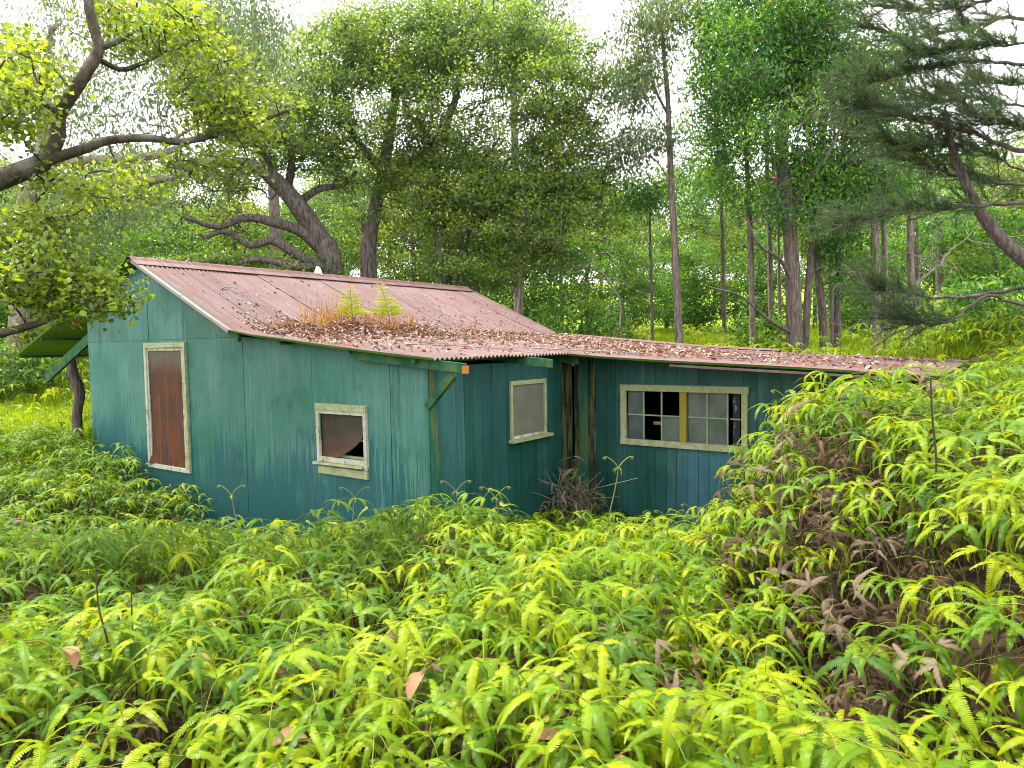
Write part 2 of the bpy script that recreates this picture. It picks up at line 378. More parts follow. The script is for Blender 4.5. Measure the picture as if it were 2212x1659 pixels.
RU = [-10.93, -6.071, -3.408, .278, 4.571]; RZ = [-.225, 1.286, .084, -.279, -.524]
def roofz(u): return np.interp(u, RU, RZ)
VR0, VR1 = -.22, 8.03
VW = 2.50                                   # front edge of the wing's roof
ZB = -2.95
# --- plywood panels of the gable wall
def panel(name, u0, u1, z0, ztop, hole=None, mat=None, off=0.):
    """vertical sheet at v = off .. off+.014; ztop is a function of u or a number; hole = (u0,u1,z0,z1)"""
    zt = ztop if callable(ztop) else (lambda u: ztop)
    us = [u0, u1]; zs = [z0, None]
    if callable(ztop): us += [k for k in RU if u0 < k < u1]
    if hole: us += [h for h in hole[:2] if u0 < h < u1]; zs = [z0, max(hole[2], z0), hole[3], None]
    us = sorted(us); V = {}; verts = []; faces = []
    def vid(i, j, k):
        if (i, j, k) not in V:
            zc = zt(us[i]) if zs[j] is None else zs[j]
            V[(i, j, k)] = len(verts); verts.append((us[i], off+.014*k, zc))
        return V[(i, j, k)]
    cells = set()
    for i in range(len(us)-1):
        for j in range(len(zs)-1):
            if hole and us[i] >= hole[0]-1e-6 and us[i+1] <= hole[1]+1e-6 and j == 1: continue
            cells.add((i, j))
    for (i, j) in cells:
        faces.append((vid(i, j, 0), vid(i+1, j, 0), vid(i+1, j+1, 0), vid(i, j+1, 0)))
        faces.append((vid(i, j, 1), vid(i, j+1, 1), vid(i+1, j+1, 1), vid(i+1, j, 1)))
        for (di, dj, e) in ((-1, 0, ((0, 0), (0, 1))), (1, 0, ((1, 1), (1, 0))), (0, -1, ((1, 0), (0, 0))), (0, 1, ((0, 1), (1, 1)))):
            if (i+di, j+dj) not in cells:
                (a1, b1), (a2, b2) = e
                faces.append((vid(i+a1, j+b1, 0), vid(i+a2, j+b2, 0), vid(i+a2, j+b2, 1), vid(i+a1, j+b1, 1)))
    return obj(name, new_mesh(name, verts, faces, [mat or M['ply']]), house)
TP = (-6.139, -4.900, -2.001, -.007)          # tall panel opening (outer frame)
SW = (-1.892, -.971, -1.699, -.823)           # small window outer frame
zs_ = .035
lowtop = lambda u: np.minimum(roofz(u)-.02, zs_)
g = .0045
edges = [-8.17, -6.74, -6.02, -4.98, -3.455, -1.98, -.586, 0.]
low_edges = [-8.17, -6.74, -4.86, -3.455, -1.98, -.586, 0.0]
for k in range(len(low_edges)-1):
    a, bq = low_edges[k], low_edges[k+1]
    hole = None
    if k == 1: hole = (TP[0]+.06, TP[1]-.06, TP[2]+.06, TP[3]-.06) if TP[1]-.06 < bq else (TP[0]+.06, bq-.04, TP[2]+.06, TP[3]-.06)
    if k == 4: hole = (SW[0]+.05, SW[1]-.05, SW[2]+.12, SW[3]-.07)
    top = zs_ if roofz(bq) > .12 else (lambda u: min(roofz(u)-.02, zs_))
    panel('wall_panel', a+g, bq-g, ZB, top, hole, off=random.choice([0, .002, .004]))
up_edges = [-8.17, -6.74, -6.02, -4.98, -3.6]
for k in range(len(up_edges)-1):
    panel('wall_panel', up_edges[k]+g*(2 if k == 2 else 1), up_edges[k+1]-g, zs_+.004, lambda u: max(roofz(u)-.02, zs_+.006), off=random.choice([.0, .004, .003]))
# --- inner lining and the walls nobody sees from the front
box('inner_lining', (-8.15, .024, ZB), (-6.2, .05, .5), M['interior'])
box('back_wall', (-8.15, 8.0, ZB), (4.6, 8.04, -.62), M['plank'])
box('left_wall', (-8.17, .06, ZB), (-8.13, 8.0, .55), M['plank'])
box('partition_wall', (-3.2, .06, ZB), (-3.17, 7.98, -.02), M['interior'])
box('end_wall', (4.56, V1+.05, ZB), (4.6, 8.0, -.58), M['plank'])
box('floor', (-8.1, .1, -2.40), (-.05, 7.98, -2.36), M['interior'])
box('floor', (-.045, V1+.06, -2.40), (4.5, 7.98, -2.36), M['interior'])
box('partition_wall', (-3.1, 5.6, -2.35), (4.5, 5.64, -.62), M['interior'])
# --- tall boarded opening
def board(name, lo, hi, mat, parent, j=.004): return box(name, lo, hi, mat, parent, j)
tall = bpy.data.objects.new('boarded_opening', None); col.objects.link(tall); tall.parent = house
u0, u1, z0, z1 = TP; w = .072; fr = -.035
board('frame_board', (u0, fr, z1-w), (u1, .012, z1), M['trim'], tall)
board('frame_board', (u0, fr-.002, z0+w*.9), (u0+w, .012, z1-w-.002), M['trim_grey'], tall)
board('frame_board', (u1-w, fr-.002, z0+w*.9), (u1, .012, z1-w-.002), M['trim'], tall)
board('frame_board', (u0, fr, z0), (u1, .012, z0+w*.9-.002), M['trim_grey'], tall)
w2 = .055
board('inner_stop', (u0+w+.002, -.018, z1-w-w2), (u1-w-.002, .01, z1-w-.003), M['trim'], tall)
board('inner_stop', (u1-w-w2, -.020, z0+w), (u1-w-.002, .01, z1-w-w2-.003), M['trim_grey'], tall)
board('inner_stop', (u0+w+.002, -.020, z0+w), (u0+w+.03, .01, z1-w-w2-.003), M['trim_grey'], tall)
nn = 14; vv = []; ff = []
ru0, ru1, rz0, rz1 = u0+w+.028, u1-w-w2+.004, z0+w*.85, z1-w-w2+.004
for j in range(nn+1):
    for i in range(nn+1):
        s, t = i/nn, j/nn
        cu = max(0, 1-t*7)*max(0, 1-s*4)
        cr_ = max(0, 1-t*9)
        vv.append((ru0+(ru1-ru0)*s-.03*cu, -.004-.05*cu*cu-.012*cr_+.004*math.sin(9*s+5*t), rz0+(rz1-rz0)*t+.05*cr_*(1-s)*0))
for j in range(nn):
    for i in range(nn):
        a = j*(nn+1)+i; ff.append((a, a+1, a+nn+2, a+nn+1))
rp_ = obj('rusty_sheet', new_mesh('rusty_sheet', vv, ff, [M['rust_panel']], smooth=True), tall)
tag(rp_, 'rust brown steel sheet closing the tall opening')
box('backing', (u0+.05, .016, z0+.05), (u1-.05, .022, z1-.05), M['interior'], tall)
# --- small torn-screen window
sw = bpy.data.objects.new('window', None); col.objects.link(sw); sw.parent = house
tag(sw, 'small window with a torn brown screen hanging loose')
u0, u1, z0, z1 = SW; zs0 = z0+.15
board('head_board', (u0-.005, -.038, z1-.075), (u1+.005, .01, z1), M['trim'], sw)
board('frame_board', (u0, -.03, zs0), (u0+.05, .012, z1-.077), M['trim_grey'], sw)
board('frame_board', (u1-.055, -.034, zs0-.05), (u1, .012, z1-.077), M['trim_grey'], sw)
board('frame_board', (u0+.052, -.024, z1-.125), (u1-.057, .012, z1-.079), M['trim_grey'], sw)
board('frame_board', (u0+.052, -.024, zs0+.0), (u1-.057, .012, zs0+.06), M['trim_grey'], sw)
board('sill', (u0-.03, -.075, zs0-.03), (u1-.057, .012, zs0-.004), M['trim'], sw)
board('apron_board', (u0+.015, -.03, z0), (u1-.0, -.002, zs0-.055), M['trim'], sw)
iu0, iu1, iz0, iz1 = u0+.05, u1-.055, zs0+.06, z1-.125
for x in (.46, .93): box('muntin', (iu0+(iu1-iu0)*x-.009, .05, iz0), (iu0+(iu1-iu0)*x+.009, .07, iz1), M['muntin'], sw)
box('muntin', (iu0, .052, (iz0+iz1)/2-.05), (iu1, .068, (iz0+iz1)/2-.03), M['muntin'], sw)
box('sash_rail', (iu0, .048, iz0), (iu1, .075, iz0+.03), M['muntin'], sw)
nn = 16; vv = []; ff = []
for j in range(nn+1):
    t = j/nn                                    # 0 top .. 1 bottom
    right = 1-.03*t-.62*max(0, (t-.25)/.75)**2.2*.95
    for i in range(nn+1):
        s = i/nn*right
        fold = .045*math.exp(-((right-s)/.16)**2)*t
        vv.append((iu0+(iu1-iu0)*s, .022-fold+.004*math.sin(7*s+4*t), iz1-(iz1-iz0)*t))
for j in range(nn):
    for i in range(nn):
        a = j*(nn+1)+i; ff.append((a, a+1, a+nn+2, a+nn+1))
obj('torn_screen', new_mesh('torn_screen', vv, ff, [M['torn']], smooth=True), sw)
# --- recess wall: planks on the plane u = 0, running back to the wing
RW = (1.499, 2.320, -1.375, -.597)
pv = [.02, .15, .306, .46, .612, .775, .941, 1.144, 1.267, 1.43, 1.593, 1.75, 1.9, 2.1, 2.27, 2.42, 2.58, 2.74, 2.9, 3.06]
def plank_u(v0, v1, z0, z1, mat):
    o_ = random.uniform(0, .005)
    return box('plank', (-.02, v0+.0022, z0), (.0+o_, v1-.0022, z1), mat)
hv0, hv1, hz0, hz1 = RW[0]+.03, RW[1]-.03, RW[2]+.03, RW[3]-.03
for k in range(len(pv)-1):
    a, bq = pv[k], pv[k+1]; mt = M['moss_board'] if k == 0 else (M['mould'] if k >= 17 else M['plank'])
    top = -.36
    if bq > hv0 and a < hv1:
        if a < hv0-.01: plank_u(a, hv0+.002, hz0, hz1, mt)
        if bq > hv1+.01: plank_u(hv1-.002, bq, hz0, hz1, mt)
        plank_u(a, bq, ZB, hz0, mt); plank_u(a, bq, hz1, top, mt)
    else: plank_u(a, bq, ZB, top, mt)
rw = bpy.data.objects.new('window', None); col.objects.link(rw); rw.parent = house
tag(rw, 'window closed by a pale grey insect screen')
v0, v1_, z0, z1 = RW; t_ = .042
board('frame_board', (-.01, v0, z1-t_*1.3), (.035, v1_, z1), M['trim_olive'], rw)
board('frame_board', (-.01, v0, z0+.03), (.037, v0+t_, z1-t_*1.3-.002), M['trim'], rw)
board('frame_board', (-.01, v1_-t_, z0+.03), (.037, v1_, z1-t_*1.3-.002), M['trim'], rw)
board('frame_board', (-.01, v0+t_+.002, z0+.03), (.034, v1_-t_-.002, z0+.03+t_*.8), M['trim_grey'], rw)
board('sill', (-.01, v0-.02, z0-.012), (.085, v1_+.09, z0+.027), M['trim_olive'], rw)
box('screen', (.008, v0+t_-.003, z0+.06), (.012, v1_-t_+.003, z1-t_*1.3+.003), M['screen'], rw)
# --- wing wall: planks on v = V1
ws = [.0, .087, .238, .357, .533, .676, .836, .974, 1.128, 1.27, 1.427, 1.572, 1.724, 1.872, 2.017, 2.168, 2.311, 2.453]
while ws[-1] < 4.5: ws.append(ws[-1]+random.uniform(.14, .165))
ws[-1] = 4.56
WW = (.764, 2.518, -1.537, -.705)
hu0, hu1, hz0, hz1 = WW[0]+.05, WW[1]-.05, WW[2]+.06, WW[3]-.06
for k in range(len(ws)-1):
    a, bq = ws[k], ws[k+1]; mt = M['mould'] if k in (0, 2) else (M['moss_board'] if k == 1 else M['plank'])
    blue = 11 <= k <= 15
    top = float(roofz(bq))-.03; o_ = random.uniform(0, .006)-(.012 if k in (1,) else 0)
    mk = lambda zlo, zhi, a=a, bq=bq: box('plank', (a+.002, V1+o_, zlo), (bq-.002, V1+.022, zhi), M['plank_blue'] if blue and zhi < -1.4 else mt)
    if bq > hu0+.005 and a < hu1-.005:
        mk(ZB, hz0); mk(hz1, top)
        if a < hu0-.01: mk(hz0, hz1, a, hu0+.002)
        if bq > hu1+.01: mk(hz0, hz1, hu1-.002, bq)
    else: mk(ZB, top)
ww = bpy.data.objects.new('window', None); col.objects.link(ww); ww.parent = house
tag(ww, 'wide window of small frosted panes, some broken out')
u0, u1, z0, z1 = WW; fv = V1-.04
board('frame_board', (u0-.005, fv, z1-.085), (u1+.012, V1+.01, z1), M['trim_olive'], ww)
board('frame_board', (u0-.005, fv, z0), (u1+.006, V1+.01, z0+.08), M['trim'], ww)
board('frame_board', (u0, fv+.004, z0+.082), (u0+.085, V1+.01, z1-.087), M['trim'], ww)
board('frame_board', (u1-.08, fv+.004, z0+.082), (u1, V1+.01, z1-.087), M['trim_olive'], ww)
board('mullion', (1.621, V1-.022, z0+.082), (1.718, V1+.012, z1-.087), M['mustard'], ww)
zi0, zi1 = z0+.08, z1-.085; zm = (zi0+zi1)/2
cols = [(u0+.085, 1.095), (1.095, 1.357), (1.357, 1.621), (1.718, 1.986), (1.986, 2.253), (2.276, u1-.08)]
glass = {(0, 0), (0, 1), (2, 0), (3, 0), (3, 1), (4, 0), (4, 1)}
for i, (a, bq) in enumerate(cols):
    for r_ in (0, 1):
        zlo, zhi = (zi0, zm-.008) if r_ == 0 else (zm+.008, zi1)
        if (i, r_) in glass:
            tilt = random.uniform(-.002, .002)
            vq = [(a+.009, V1+.026+tilt, zlo), (bq-.009, V1+.026-tilt, zlo), (bq-.009, V1+.027, zhi), (a+.009, V1+.027, zhi)]
            vq += [(x, y+.004, z) for x, y, z in vq]
            obj('pane', new_mesh('pane', vq, [(0, 1, 2, 3), (7, 6, 5, 4), (0, 4, 5, 1), (1, 5, 6, 2), (2, 6, 7, 3), (3, 7, 4, 0)], [M['pane']]), ww)
    if i < 5: box('muntin', (bq-.009, V1+.008, zi0), (bq+.009, V1+.034, zi1), M['muntin'], ww) if i not in (2,) else None
    box('muntin', (a+.009, V1+.010, zm-.008), (bq-.009, V1+.032, zm+.008), M['muntin'], ww)
box('torn_strip', (2.31, V1+.045, zi0), (2.40, V1+.05, zi1), M['peel'], ww)
box('paper_scrap', (1.11, V1+.3, zm-.16), (1.22, V1+.302, zm-.115), M['paper'], ww)
# --- roof sheets
def roof_sheet(ua, ub, va, vb, dz, flip=0.):
    L = abs(ub-ua); rows = max(3, int(L/.6)); per = .076; ncol = max(8, int((vb-va)/per*6))
    ssn = random.uniform(0, 9)
    top = []; bot = []
    for r_ in range(rows+1):
        t = r_/rows; u = ua+(ub-ua)*t
        for c_ in range(ncol+1):
            v = va+(vb-va)*c_/ncol
            zc = float(roofz(u)) if not flip else 0
            sag = .010*math.sin(u*1.7+v*.9)+.006*math.sin(v*2.3+ssn)
            h = .016*math.cos(2*math.pi*v/per)+sag*.7+dz
            top.append((u, v, zc+h+.012)); bot.append((u, v, zc+h+.009))
    n = (rows+1)*(ncol+1); faces = []; mi = []
    for r_ in range(rows):
        for c_ in range(ncol):
            a = r_*(ncol+1)+c_; fq = (a, a+ncol+1, a+ncol+2, a+1)
            if ub > ua: fq = fq
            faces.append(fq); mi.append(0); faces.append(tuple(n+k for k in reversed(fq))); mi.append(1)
    def edge(lst):
        for p, q_ in zip(lst[:-1], lst[1:]): faces.append((p, q_, q_+n, p+n)); mi.append(0)
    edge(list(range(ncol+1))); edge([rows*(ncol+1)+k for k in range(ncol+1)])
    edge([k*(ncol+1) for k in range(rows+1)]); edge([k*(ncol+1)+ncol for k in range(rows+1)])
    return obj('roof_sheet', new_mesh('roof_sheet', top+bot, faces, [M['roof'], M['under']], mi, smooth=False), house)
def sheets(ua, ub, va, vb, base, wsh=.684):
    v = va; k = 0
    while v < vb-.1:
        e = min(v+wsh+.04, vb)
        roof_sheet(ua+random.uniform(-.012, .012), ub+random.uniform(-.02, .02), v, e, base+(.004 if k % 2 else 0)+random.uniform(0, .003))
        v += wsh; k += 1
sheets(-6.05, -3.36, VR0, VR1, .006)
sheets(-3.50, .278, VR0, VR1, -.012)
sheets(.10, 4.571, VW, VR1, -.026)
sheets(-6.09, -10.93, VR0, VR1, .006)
# ridge capping: a folded sheet in three lengths
for k, (va, vb) in enumerate(((VR0-.02, 2.7), (2.64, 5.5), (5.44, VR1+.02))):
    pts = [(-6.40, -.10), (-6.18, -.015), (-6.13, .04), (-6.071, .055), (-6.012, .04), (-5.96, -.012), (-5.80, -.085)]
    prof = [(u, 1.30+dz+.005*k) for u, dz in pts]
    vv = [(u, v, z_) for v in (va, vb) for u, z_ in prof]+[(u, v, z_-.006) for v in (va, vb) for u, z_ in prof]
    m_ = len(prof); ff = []
    for i in range(m_-1):
        ff.append((i, i+1, m_+i+1, m_+i)); ff.append((2*m_+i, 3*m_+i, 3*m_+i+1, 2*m_+i+1))
        ff.append((i, 2*m_+i, 2*m_+i+1, i+1)); ff.append((m_+i, m_+i+1, 3*m_+i+1, 3*m_+i))
    ff += [(0, m_, 3*m_, 2*m_), (m_-1, 3*m_-1, 4*m_-1, 2*m_-1)]
    obj('ridge_cap', new_mesh('ridge_cap', vv, ff, [M['roof']]), house)
# back rake capping strips
for ua, ub in ((-5.9, -3.45), (-3.3, 1.6)):
    vv = []; n_ = 6
    for i in range(n_+1):
        u = ua+(ub-ua)*i/n_; z_ = float(roofz(u))
        vv += [(u, VR1-.12, z_+.028), (u, VR1+.02, z_+.06), (u, VR1+.06, z_-.06)]
    ff = [(3*i+k, 3*i+k+1, 3*i+k+4, 3*i+k+3) for i in range(n_) for k in (0, 1)]
    obj('rake_flashing', new_mesh('rake_flashing', vv, ff, [M['roof']]), house)
# pale folded metal along the front rake
for ua, ub in ((-6.0, -4.6), (-4.62, -3.42)):
    vv = []
    for u in np.linspace(ua, ub, 5):
        z_ = float(roofz(u)); vv += [(u, VR0+.05, z_+.036), (u, VR0-.012, z_+.038), (u, VR0-.016, z_-.005)]
    obj('rake_edge', new_mesh('rake_edge', vv, [(3*i+k, 3*i+k+1, 3*i+k+4, 3*i+k+3) for i in range(4) for k in (0, 1)], [M['galv']]), house)
# rafters and purlins under the roof
for v in (-.1, 1.55, 2.75):
    beam('rafter', (-1.1 if v < 0 else -3.3, v, float(roofz(-1.1 if v < 0 else -3.3))-.075), (.62 if v < 2 else .3, v, float(roofz(.6))-.075), .05, .10, M['beam'])
box('rafter_end', (.60, -.128, -.425), (.645, -.072, -.345), M['orange_end'])
beam('brace', (.01, -.02, -.80), (.46, -.09, -.43), .05, .09, M['beam'])
for u in (-2.4, -1.1, -.05): beam('purlin', (u, VR0+.05, float(roofz(u))-.045), (u, VR1-.1, float(roofz(u))-.045), .05, .045, M['beam'])
beam('rafter', (-5.98, -.13, 1.22), (-3.3, -.13, .01), .045, .09, M['beam'])
for v in (2.6, 5.2): beam('rafter', (-6.1, v, 1.20), (-10.8, v, -.27), .045, .09, M['beam'])
for u in (-8.6, -9.7, -10.75): beam('purlin', (u, VR0+.04, float(roofz(u))-.03), (u, VR1-.1, float(roofz(u))-.03), .05, .05, M['beam'])
beam('brace', (-8.19, .05, .12), (-9.75, -.1, -.62), .05, .17, M['beam'])
box('fascia_board', (.29, VW+.02, -.42), (4.5, VW+.045, -.33), M['moss_board']) if 0 else None
# loose rusty strip along the wing edge
beam('edge_strip', (1.75, VW-.02, -.425), (4.5, VW-.02, -.565), .03, .025, M['roof'])

# ------------------------------------------------------------------ tubes
def tube_arrays(pts, rads, k):
    pts = np.asarray(pts, float); n = len(pts)
    tang = np.gradient(pts, axis=0); tang /= np.linalg.norm(tang, axis=1)[:, None]+1e-9
    ref = np.array([.31, .17, .93]); 
    s = np.cross(tang, ref); s /= np.linalg.norm(s, axis=1)[:, None]+1e-9
    t = np.cross(s, tang)
    an = np.arange(k)*2*np.pi/k
    ring = (np.cos(an)[None, :, None]*s[:, None, :]+np.sin(an)[None, :, None]*t[:, None, :])*np.asarray(rads)[:, None, None]
    V = (pts[:, None, :]+ring).reshape(-1, 3)
    i = np.arange(n-1)[:, None]*k; j = np.arange(k)[None, :]; j2 = (np.arange(k)+1) % k
    Q = np.stack([i+j, i+j2[None, :], i+k+j2[None, :], i+k+j], -1).reshape(-1, 4)
    return V, Q
def join(parts):
    V = []; Q = []; o_ = 0
    for v, q_ in parts: V.append(v); Q.append(q_+o_); o_ += len(v)
    return np.concatenate(V), np.concatenate(Q)
def catmull(pts, n):
    pts = np.asarray(pts, float)
    P = np.concatenate([[2*pts[0]-pts[1]], pts, [2*pts[-1]-pts[-2]]]); out = []
    for i in range(1, len(P)-2):
        for t in np.linspace(0, 1, n, endpoint=False):
            a, b_, c_, d = P[i-1:i+3]
            out.append(.5*((2*b_)+(-a+c_)*t+(2*a-5*b_+4*c_-d)*t*t+(-a+3*b_-3*c_+d)*t**3))
    out.append(pts[-1]); return np.array(out)

# the log post under the lean-to
pb = at(172, 985, 13.75); pt = at(153, 770, 13.75)
iw = house.matrix_world if False else Matrix.Translation((HX, HY, HZ)) @ Matrix.Rotation(-HA, 4, 'Z')
inv = iw.inverted()
mid = [pb+np.array([0, 0, -.5]), pb, at(166, 900, 13.75), at(172, 850, 13.75), at(158, 810, 13.75), pt]
path = catmull([tuple(inv @ Vector(p)) for p in mid], 4)
V, Q = tube_arrays(path, np.interp(np.linspace(0, 1, len(path)), [0, .5, .7, 1], [.10, .09, .11, .075]), 9)
obj('log_post', poly_mesh('log_post', V, Q, [M['bark_dark']], True), house)

# ------------------------------------------------------------------ ferns
def blade(L, W, n, up0, bend, twist=0., side=0.):
    """comb-like fern blade along +x drooping to -z"""
    N = 40; s = np.linspace(0, 1, N); ang = up0-bend*s**.8
    dx = np.cos(ang)*L/(N-1); dz = np.sin(ang)*L/(N-1)
    px_ = np.concatenate([[0], np.cumsum(dx[:-1])]); pz = np.concatenate([[0], np.cumsum(dz[:-1])])
    py = side*L*s**2
    V = []; Q = []
    def P(t): return np.array([np.interp(t, s, px_), np.interp(t, s, py), np.interp(t, s, pz)])
    for k in range(n):
        t = (k+.5)/n; p0 = P(max(0, t-.5/n)); p1 = P(min(1, t+.42/n)); pm = P(t)
        tg = (p1-p0); tg /= np.linalg.norm(tg)
        nr = np.cross(tg, [0, 1, 0]); nr /= np.linalg.norm(nr); nr = -nr if nr[2] < 0 else nr
        lat = np.cross(nr, tg)
        w_ = W*min(1, .35+t*5)*(1-t)**.5*(1+.08*math.sin(k*2.1))
        hw = L/n*.30
        for sd_ in (-1, 1):
            tip = pm+lat*sd_*w_+tg*w_*.32-nr*w_*(.22+.1*math.sin(k*1.3+sd_))
            o_ = len(V); V += [p0, p1, tip+tg*hw, tip-tg*hw]; Q.append((o_, o_+1, o_+2, o_+3) if sd_ > 0 else (o_+3, o_+2, o_+1, o_))
    return np.array(V), np.array(Q)
BL = []
for i in range(8):
    r_ = np.random.default_rng(100+i)
    BL.append(blade(r_.uniform(.17, .28), r_.uniform(.024, .031), int(r_.integers(27, 33)), r_.uniform(.15, .55), r_.uniform(.9, 2.1), side=r_.uniform(-.12, .12)))
def clump_def(seed):
    """nodes and blades of one fern: list of (blade id, loc, euler, scale) and stem polylines"""
    r_ = np.random.default_rng(seed); items = []; stems = []
    h = r_.uniform(.42, .78); lean = r_.uniform(-.12, .12, 2)
    top = np.array([lean[0], lean[1], h]); stems.append([(0, 0, -.15), (lean[0]*.3, lean[1]*.3, h*.5), tuple(top)])
    nodes = [(top, r_.uniform(0, 6.28), int(r_.integers(3, 6)))]
    a0 = r_.uniform(0, 6.28)
    for k in range(int(r_.integers(1, 3))):
        a = a0+k*2.4+r_.uniform(-.4, .4); d = r_.uniform(.12, .22)
        q_ = top+np.array([math.cos(a)*d, math.sin(a)*d, r_.uniform(-.06, .07)])
        stems.append([tuple(top), tuple((top+q_)/2+[0, 0, .02]), tuple(q_)]); nodes.append((q_, a, int(r_.integers(2, 5))))
    for p, a, nb in nodes:
        for j in range(nb):
            az = a+(j-(nb-1)/2)*r_.uniform(.6, 1.25)+(r_.uniform(-.25, .25) if len(nodes) > 1 else j*6.28/nb)
            items.append((int(r_.integers(0, 8)), p, (r_.uniform(-.25, .25), r_.uniform(-.25, .35), az), r_.uniform(.72, 1.12)))
    return items, stems
NV = 12
CD = [clump_def(500+i) for i in range(NV)]
def xf(v, loc, eul, s):
    m = np.array(Euler(eul, 'XYZ').to_matrix()); return (v*s)@m.T+np.asarray(loc)
def stem_arr(stems, r=.0024):
    return join([tube_arrays(catmull(p, 3), np.linspace(r, r*.7, len(catmull(p, 3))), 4) for p in stems])
def clump_mesh(i, mat, name):
    items, stems = CD[i]
    V, Q = join([(xf(BL[bi][0], loc, eu, s_), BL[bi][1]) for bi, loc, eu, s_ in items])
    sv, sq = stem_arr(stems)
    me = poly_mesh(name, np.concatenate([V, sv]), np.concatenate([Q, sq+len(V)]), [mat, M['stem']])
    me.polygons.foreach_set('material_index', np.concatenate([np.zeros(len(Q), np.int32), np.ones(len(sq), np.int32)])); return me
def source_collection(name, meshes):
    c = bpy.data.collections.new(name)
    for k, me in enumerate(meshes):
        o = bpy.data.objects.new('%s_%02d' % (name, k), me); c.objects.link(o)
    return c
def scatter(name, pts, rots, scl, idx, src, label, cat):
    me = bpy.data.meshes.new(name); me.vertices.add(len(pts)); me.vertices.foreach_set('co', np.asarray(pts, np.float32).ravel())
    a = me.attributes.new('rot', 'FLOAT_VECTOR', 'POINT'); a.data.foreach_set('vector', np.asarray(rots, np.float32).ravel())
    a = me.attributes.new('scl', 'FLOAT', 'POINT'); a.data.foreach_set('value', np.asarray(scl, np.float32))
    a = me.attributes.new('idx', 'INT', 'POINT'); a.data.foreach_set('value', np.asarray(idx, np.int32))
    o = obj(name, me)
    ng = bpy.data.node_groups.new(name, 'GeometryNodeTree')
    ng.interface.new_socket('Geometry', in_out='INPUT', socket_type='NodeSocketGeometry')
    ng.interface.new_socket('Geometry', in_out='OUTPUT', socket_type='NodeSocketGeometry')
    gi = ng.nodes.new('NodeGroupInput'); go = ng.nodes.new('NodeGroupOutput')
    ip = ng.nodes.new('GeometryNodeInstanceOnPoints'); ci = ng.nodes.new('GeometryNodeCollectionInfo')
    ci.inputs['Collection'].default_value = src; ci.inputs['Separate Children'].default_value = True; ci.inputs['Reset Children'].default_value = True
    ip.inputs['Pick Instance'].default_value = True
    def na(n_, t):
        d = ng.nodes.new('GeometryNodeInputNamedAttribute'); d.data_type = t; d.inputs['Name'].default_value = n_
        return d.outputs['Attribute']
    L = ng.links.new
    L(gi.outputs[0], ip.inputs['Points']); L(ci.outputs[0], ip.inputs['Instance']); L(na('idx', 'INT'), ip.inputs['Instance Index'])
    e2r = ng.nodes.new('FunctionNodeEulerToRotation'); L(na('rot', 'FLOAT_VECTOR'), e2r.inputs[0]); L(e2r.outputs[0], ip.inputs['Rotation'])
    L(na('scl', 'FLOAT'), ip.inputs['Scale']); L(ip.outputs[0], go.inputs[0])
    md = o.modifiers.new('scatter', 'NODES'); md.node_group = ng
    return tag(o, label, cat, kind='stuff')

# fern positions: jittered grid over the thicket
FP = []
y = .9
while y < 12.6:
    sp = .112 if y < 4.5 else .132
    for x in np.arange(-10.5, 8.5, sp):
        FP.append((x+rng.uniform(-.1, .1), y+rng.uniform(-.1, .1)))
    y += sp
FP = np.array(FP)
dist = np.hypot(FP[:, 0], FP[:, 1])
keep = (dist > 1.25) & ~in_house(FP[:, 0], FP[:, 1], .12) & (np.abs(FP[:, 0]) < .80*FP[:, 1]+1.0)
dens = vnoise(FP[:, 0], FP[:, 1], .8, 11)+.4*vnoise(FP[:, 0], FP[:, 1], 2.3, 12)
hol = np.exp(-((FP[:, 0]-1.65)**2/.20+(FP[:, 1]-3.5)**2/.30))+np.exp(-((FP[:, 0]-1.52)**2/.08+(FP[:, 1]-2.35)**2/.10))+.9*np.exp(-((FP[:, 0]-.75)**2/.06+(FP[:, 1]-3.05)**2/.05))
u_, v_ = w2h(FP[:, 0], FP[:, 1])
bare = ((u_ > .1) & (u_ < 2.3) & (v_ > V1-.8)) | ((u_ > -4.2) & (u_ < -.9) & (v_ > -.75) & (v_ < 0))
keep &= ~((dens < -.36) & (rng.random(len(FP)) < .6)) & ~(rng.random(len(FP)) < hol*1.1) & ~(bare & (rng.random(len(FP)) < .7))
FP = FP[keep]; dist = dist[keep]; u_, v_ = w2h(FP[:, 0], FP[:, 1])
FZ = ground(FP[:, 0], FP[:, 1])
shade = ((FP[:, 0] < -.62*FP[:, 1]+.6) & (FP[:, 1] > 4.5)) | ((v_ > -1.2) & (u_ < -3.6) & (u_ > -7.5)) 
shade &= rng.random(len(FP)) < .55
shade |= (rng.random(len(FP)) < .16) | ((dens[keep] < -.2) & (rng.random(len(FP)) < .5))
order = np.argsort(dist)
inview = np.abs(FP[:, 0]) < .74*FP[:, 1]+.1
front = [i for i in order if inview[i] and dist[i] > 1.6][:300]
fs = set(front)
stem_me = []
blade_me = {}
for mk in ('fern', 'fern_dark'):
    blade_me[mk] = [poly_mesh('frond', v, q_, [M[mk]]) for v, q_ in BL]
for i in range(NV):
    sv, sq = stem_arr(CD[i][1]); stem_me.append(poly_mesh('stem', sv, sq, [M['stem']]))
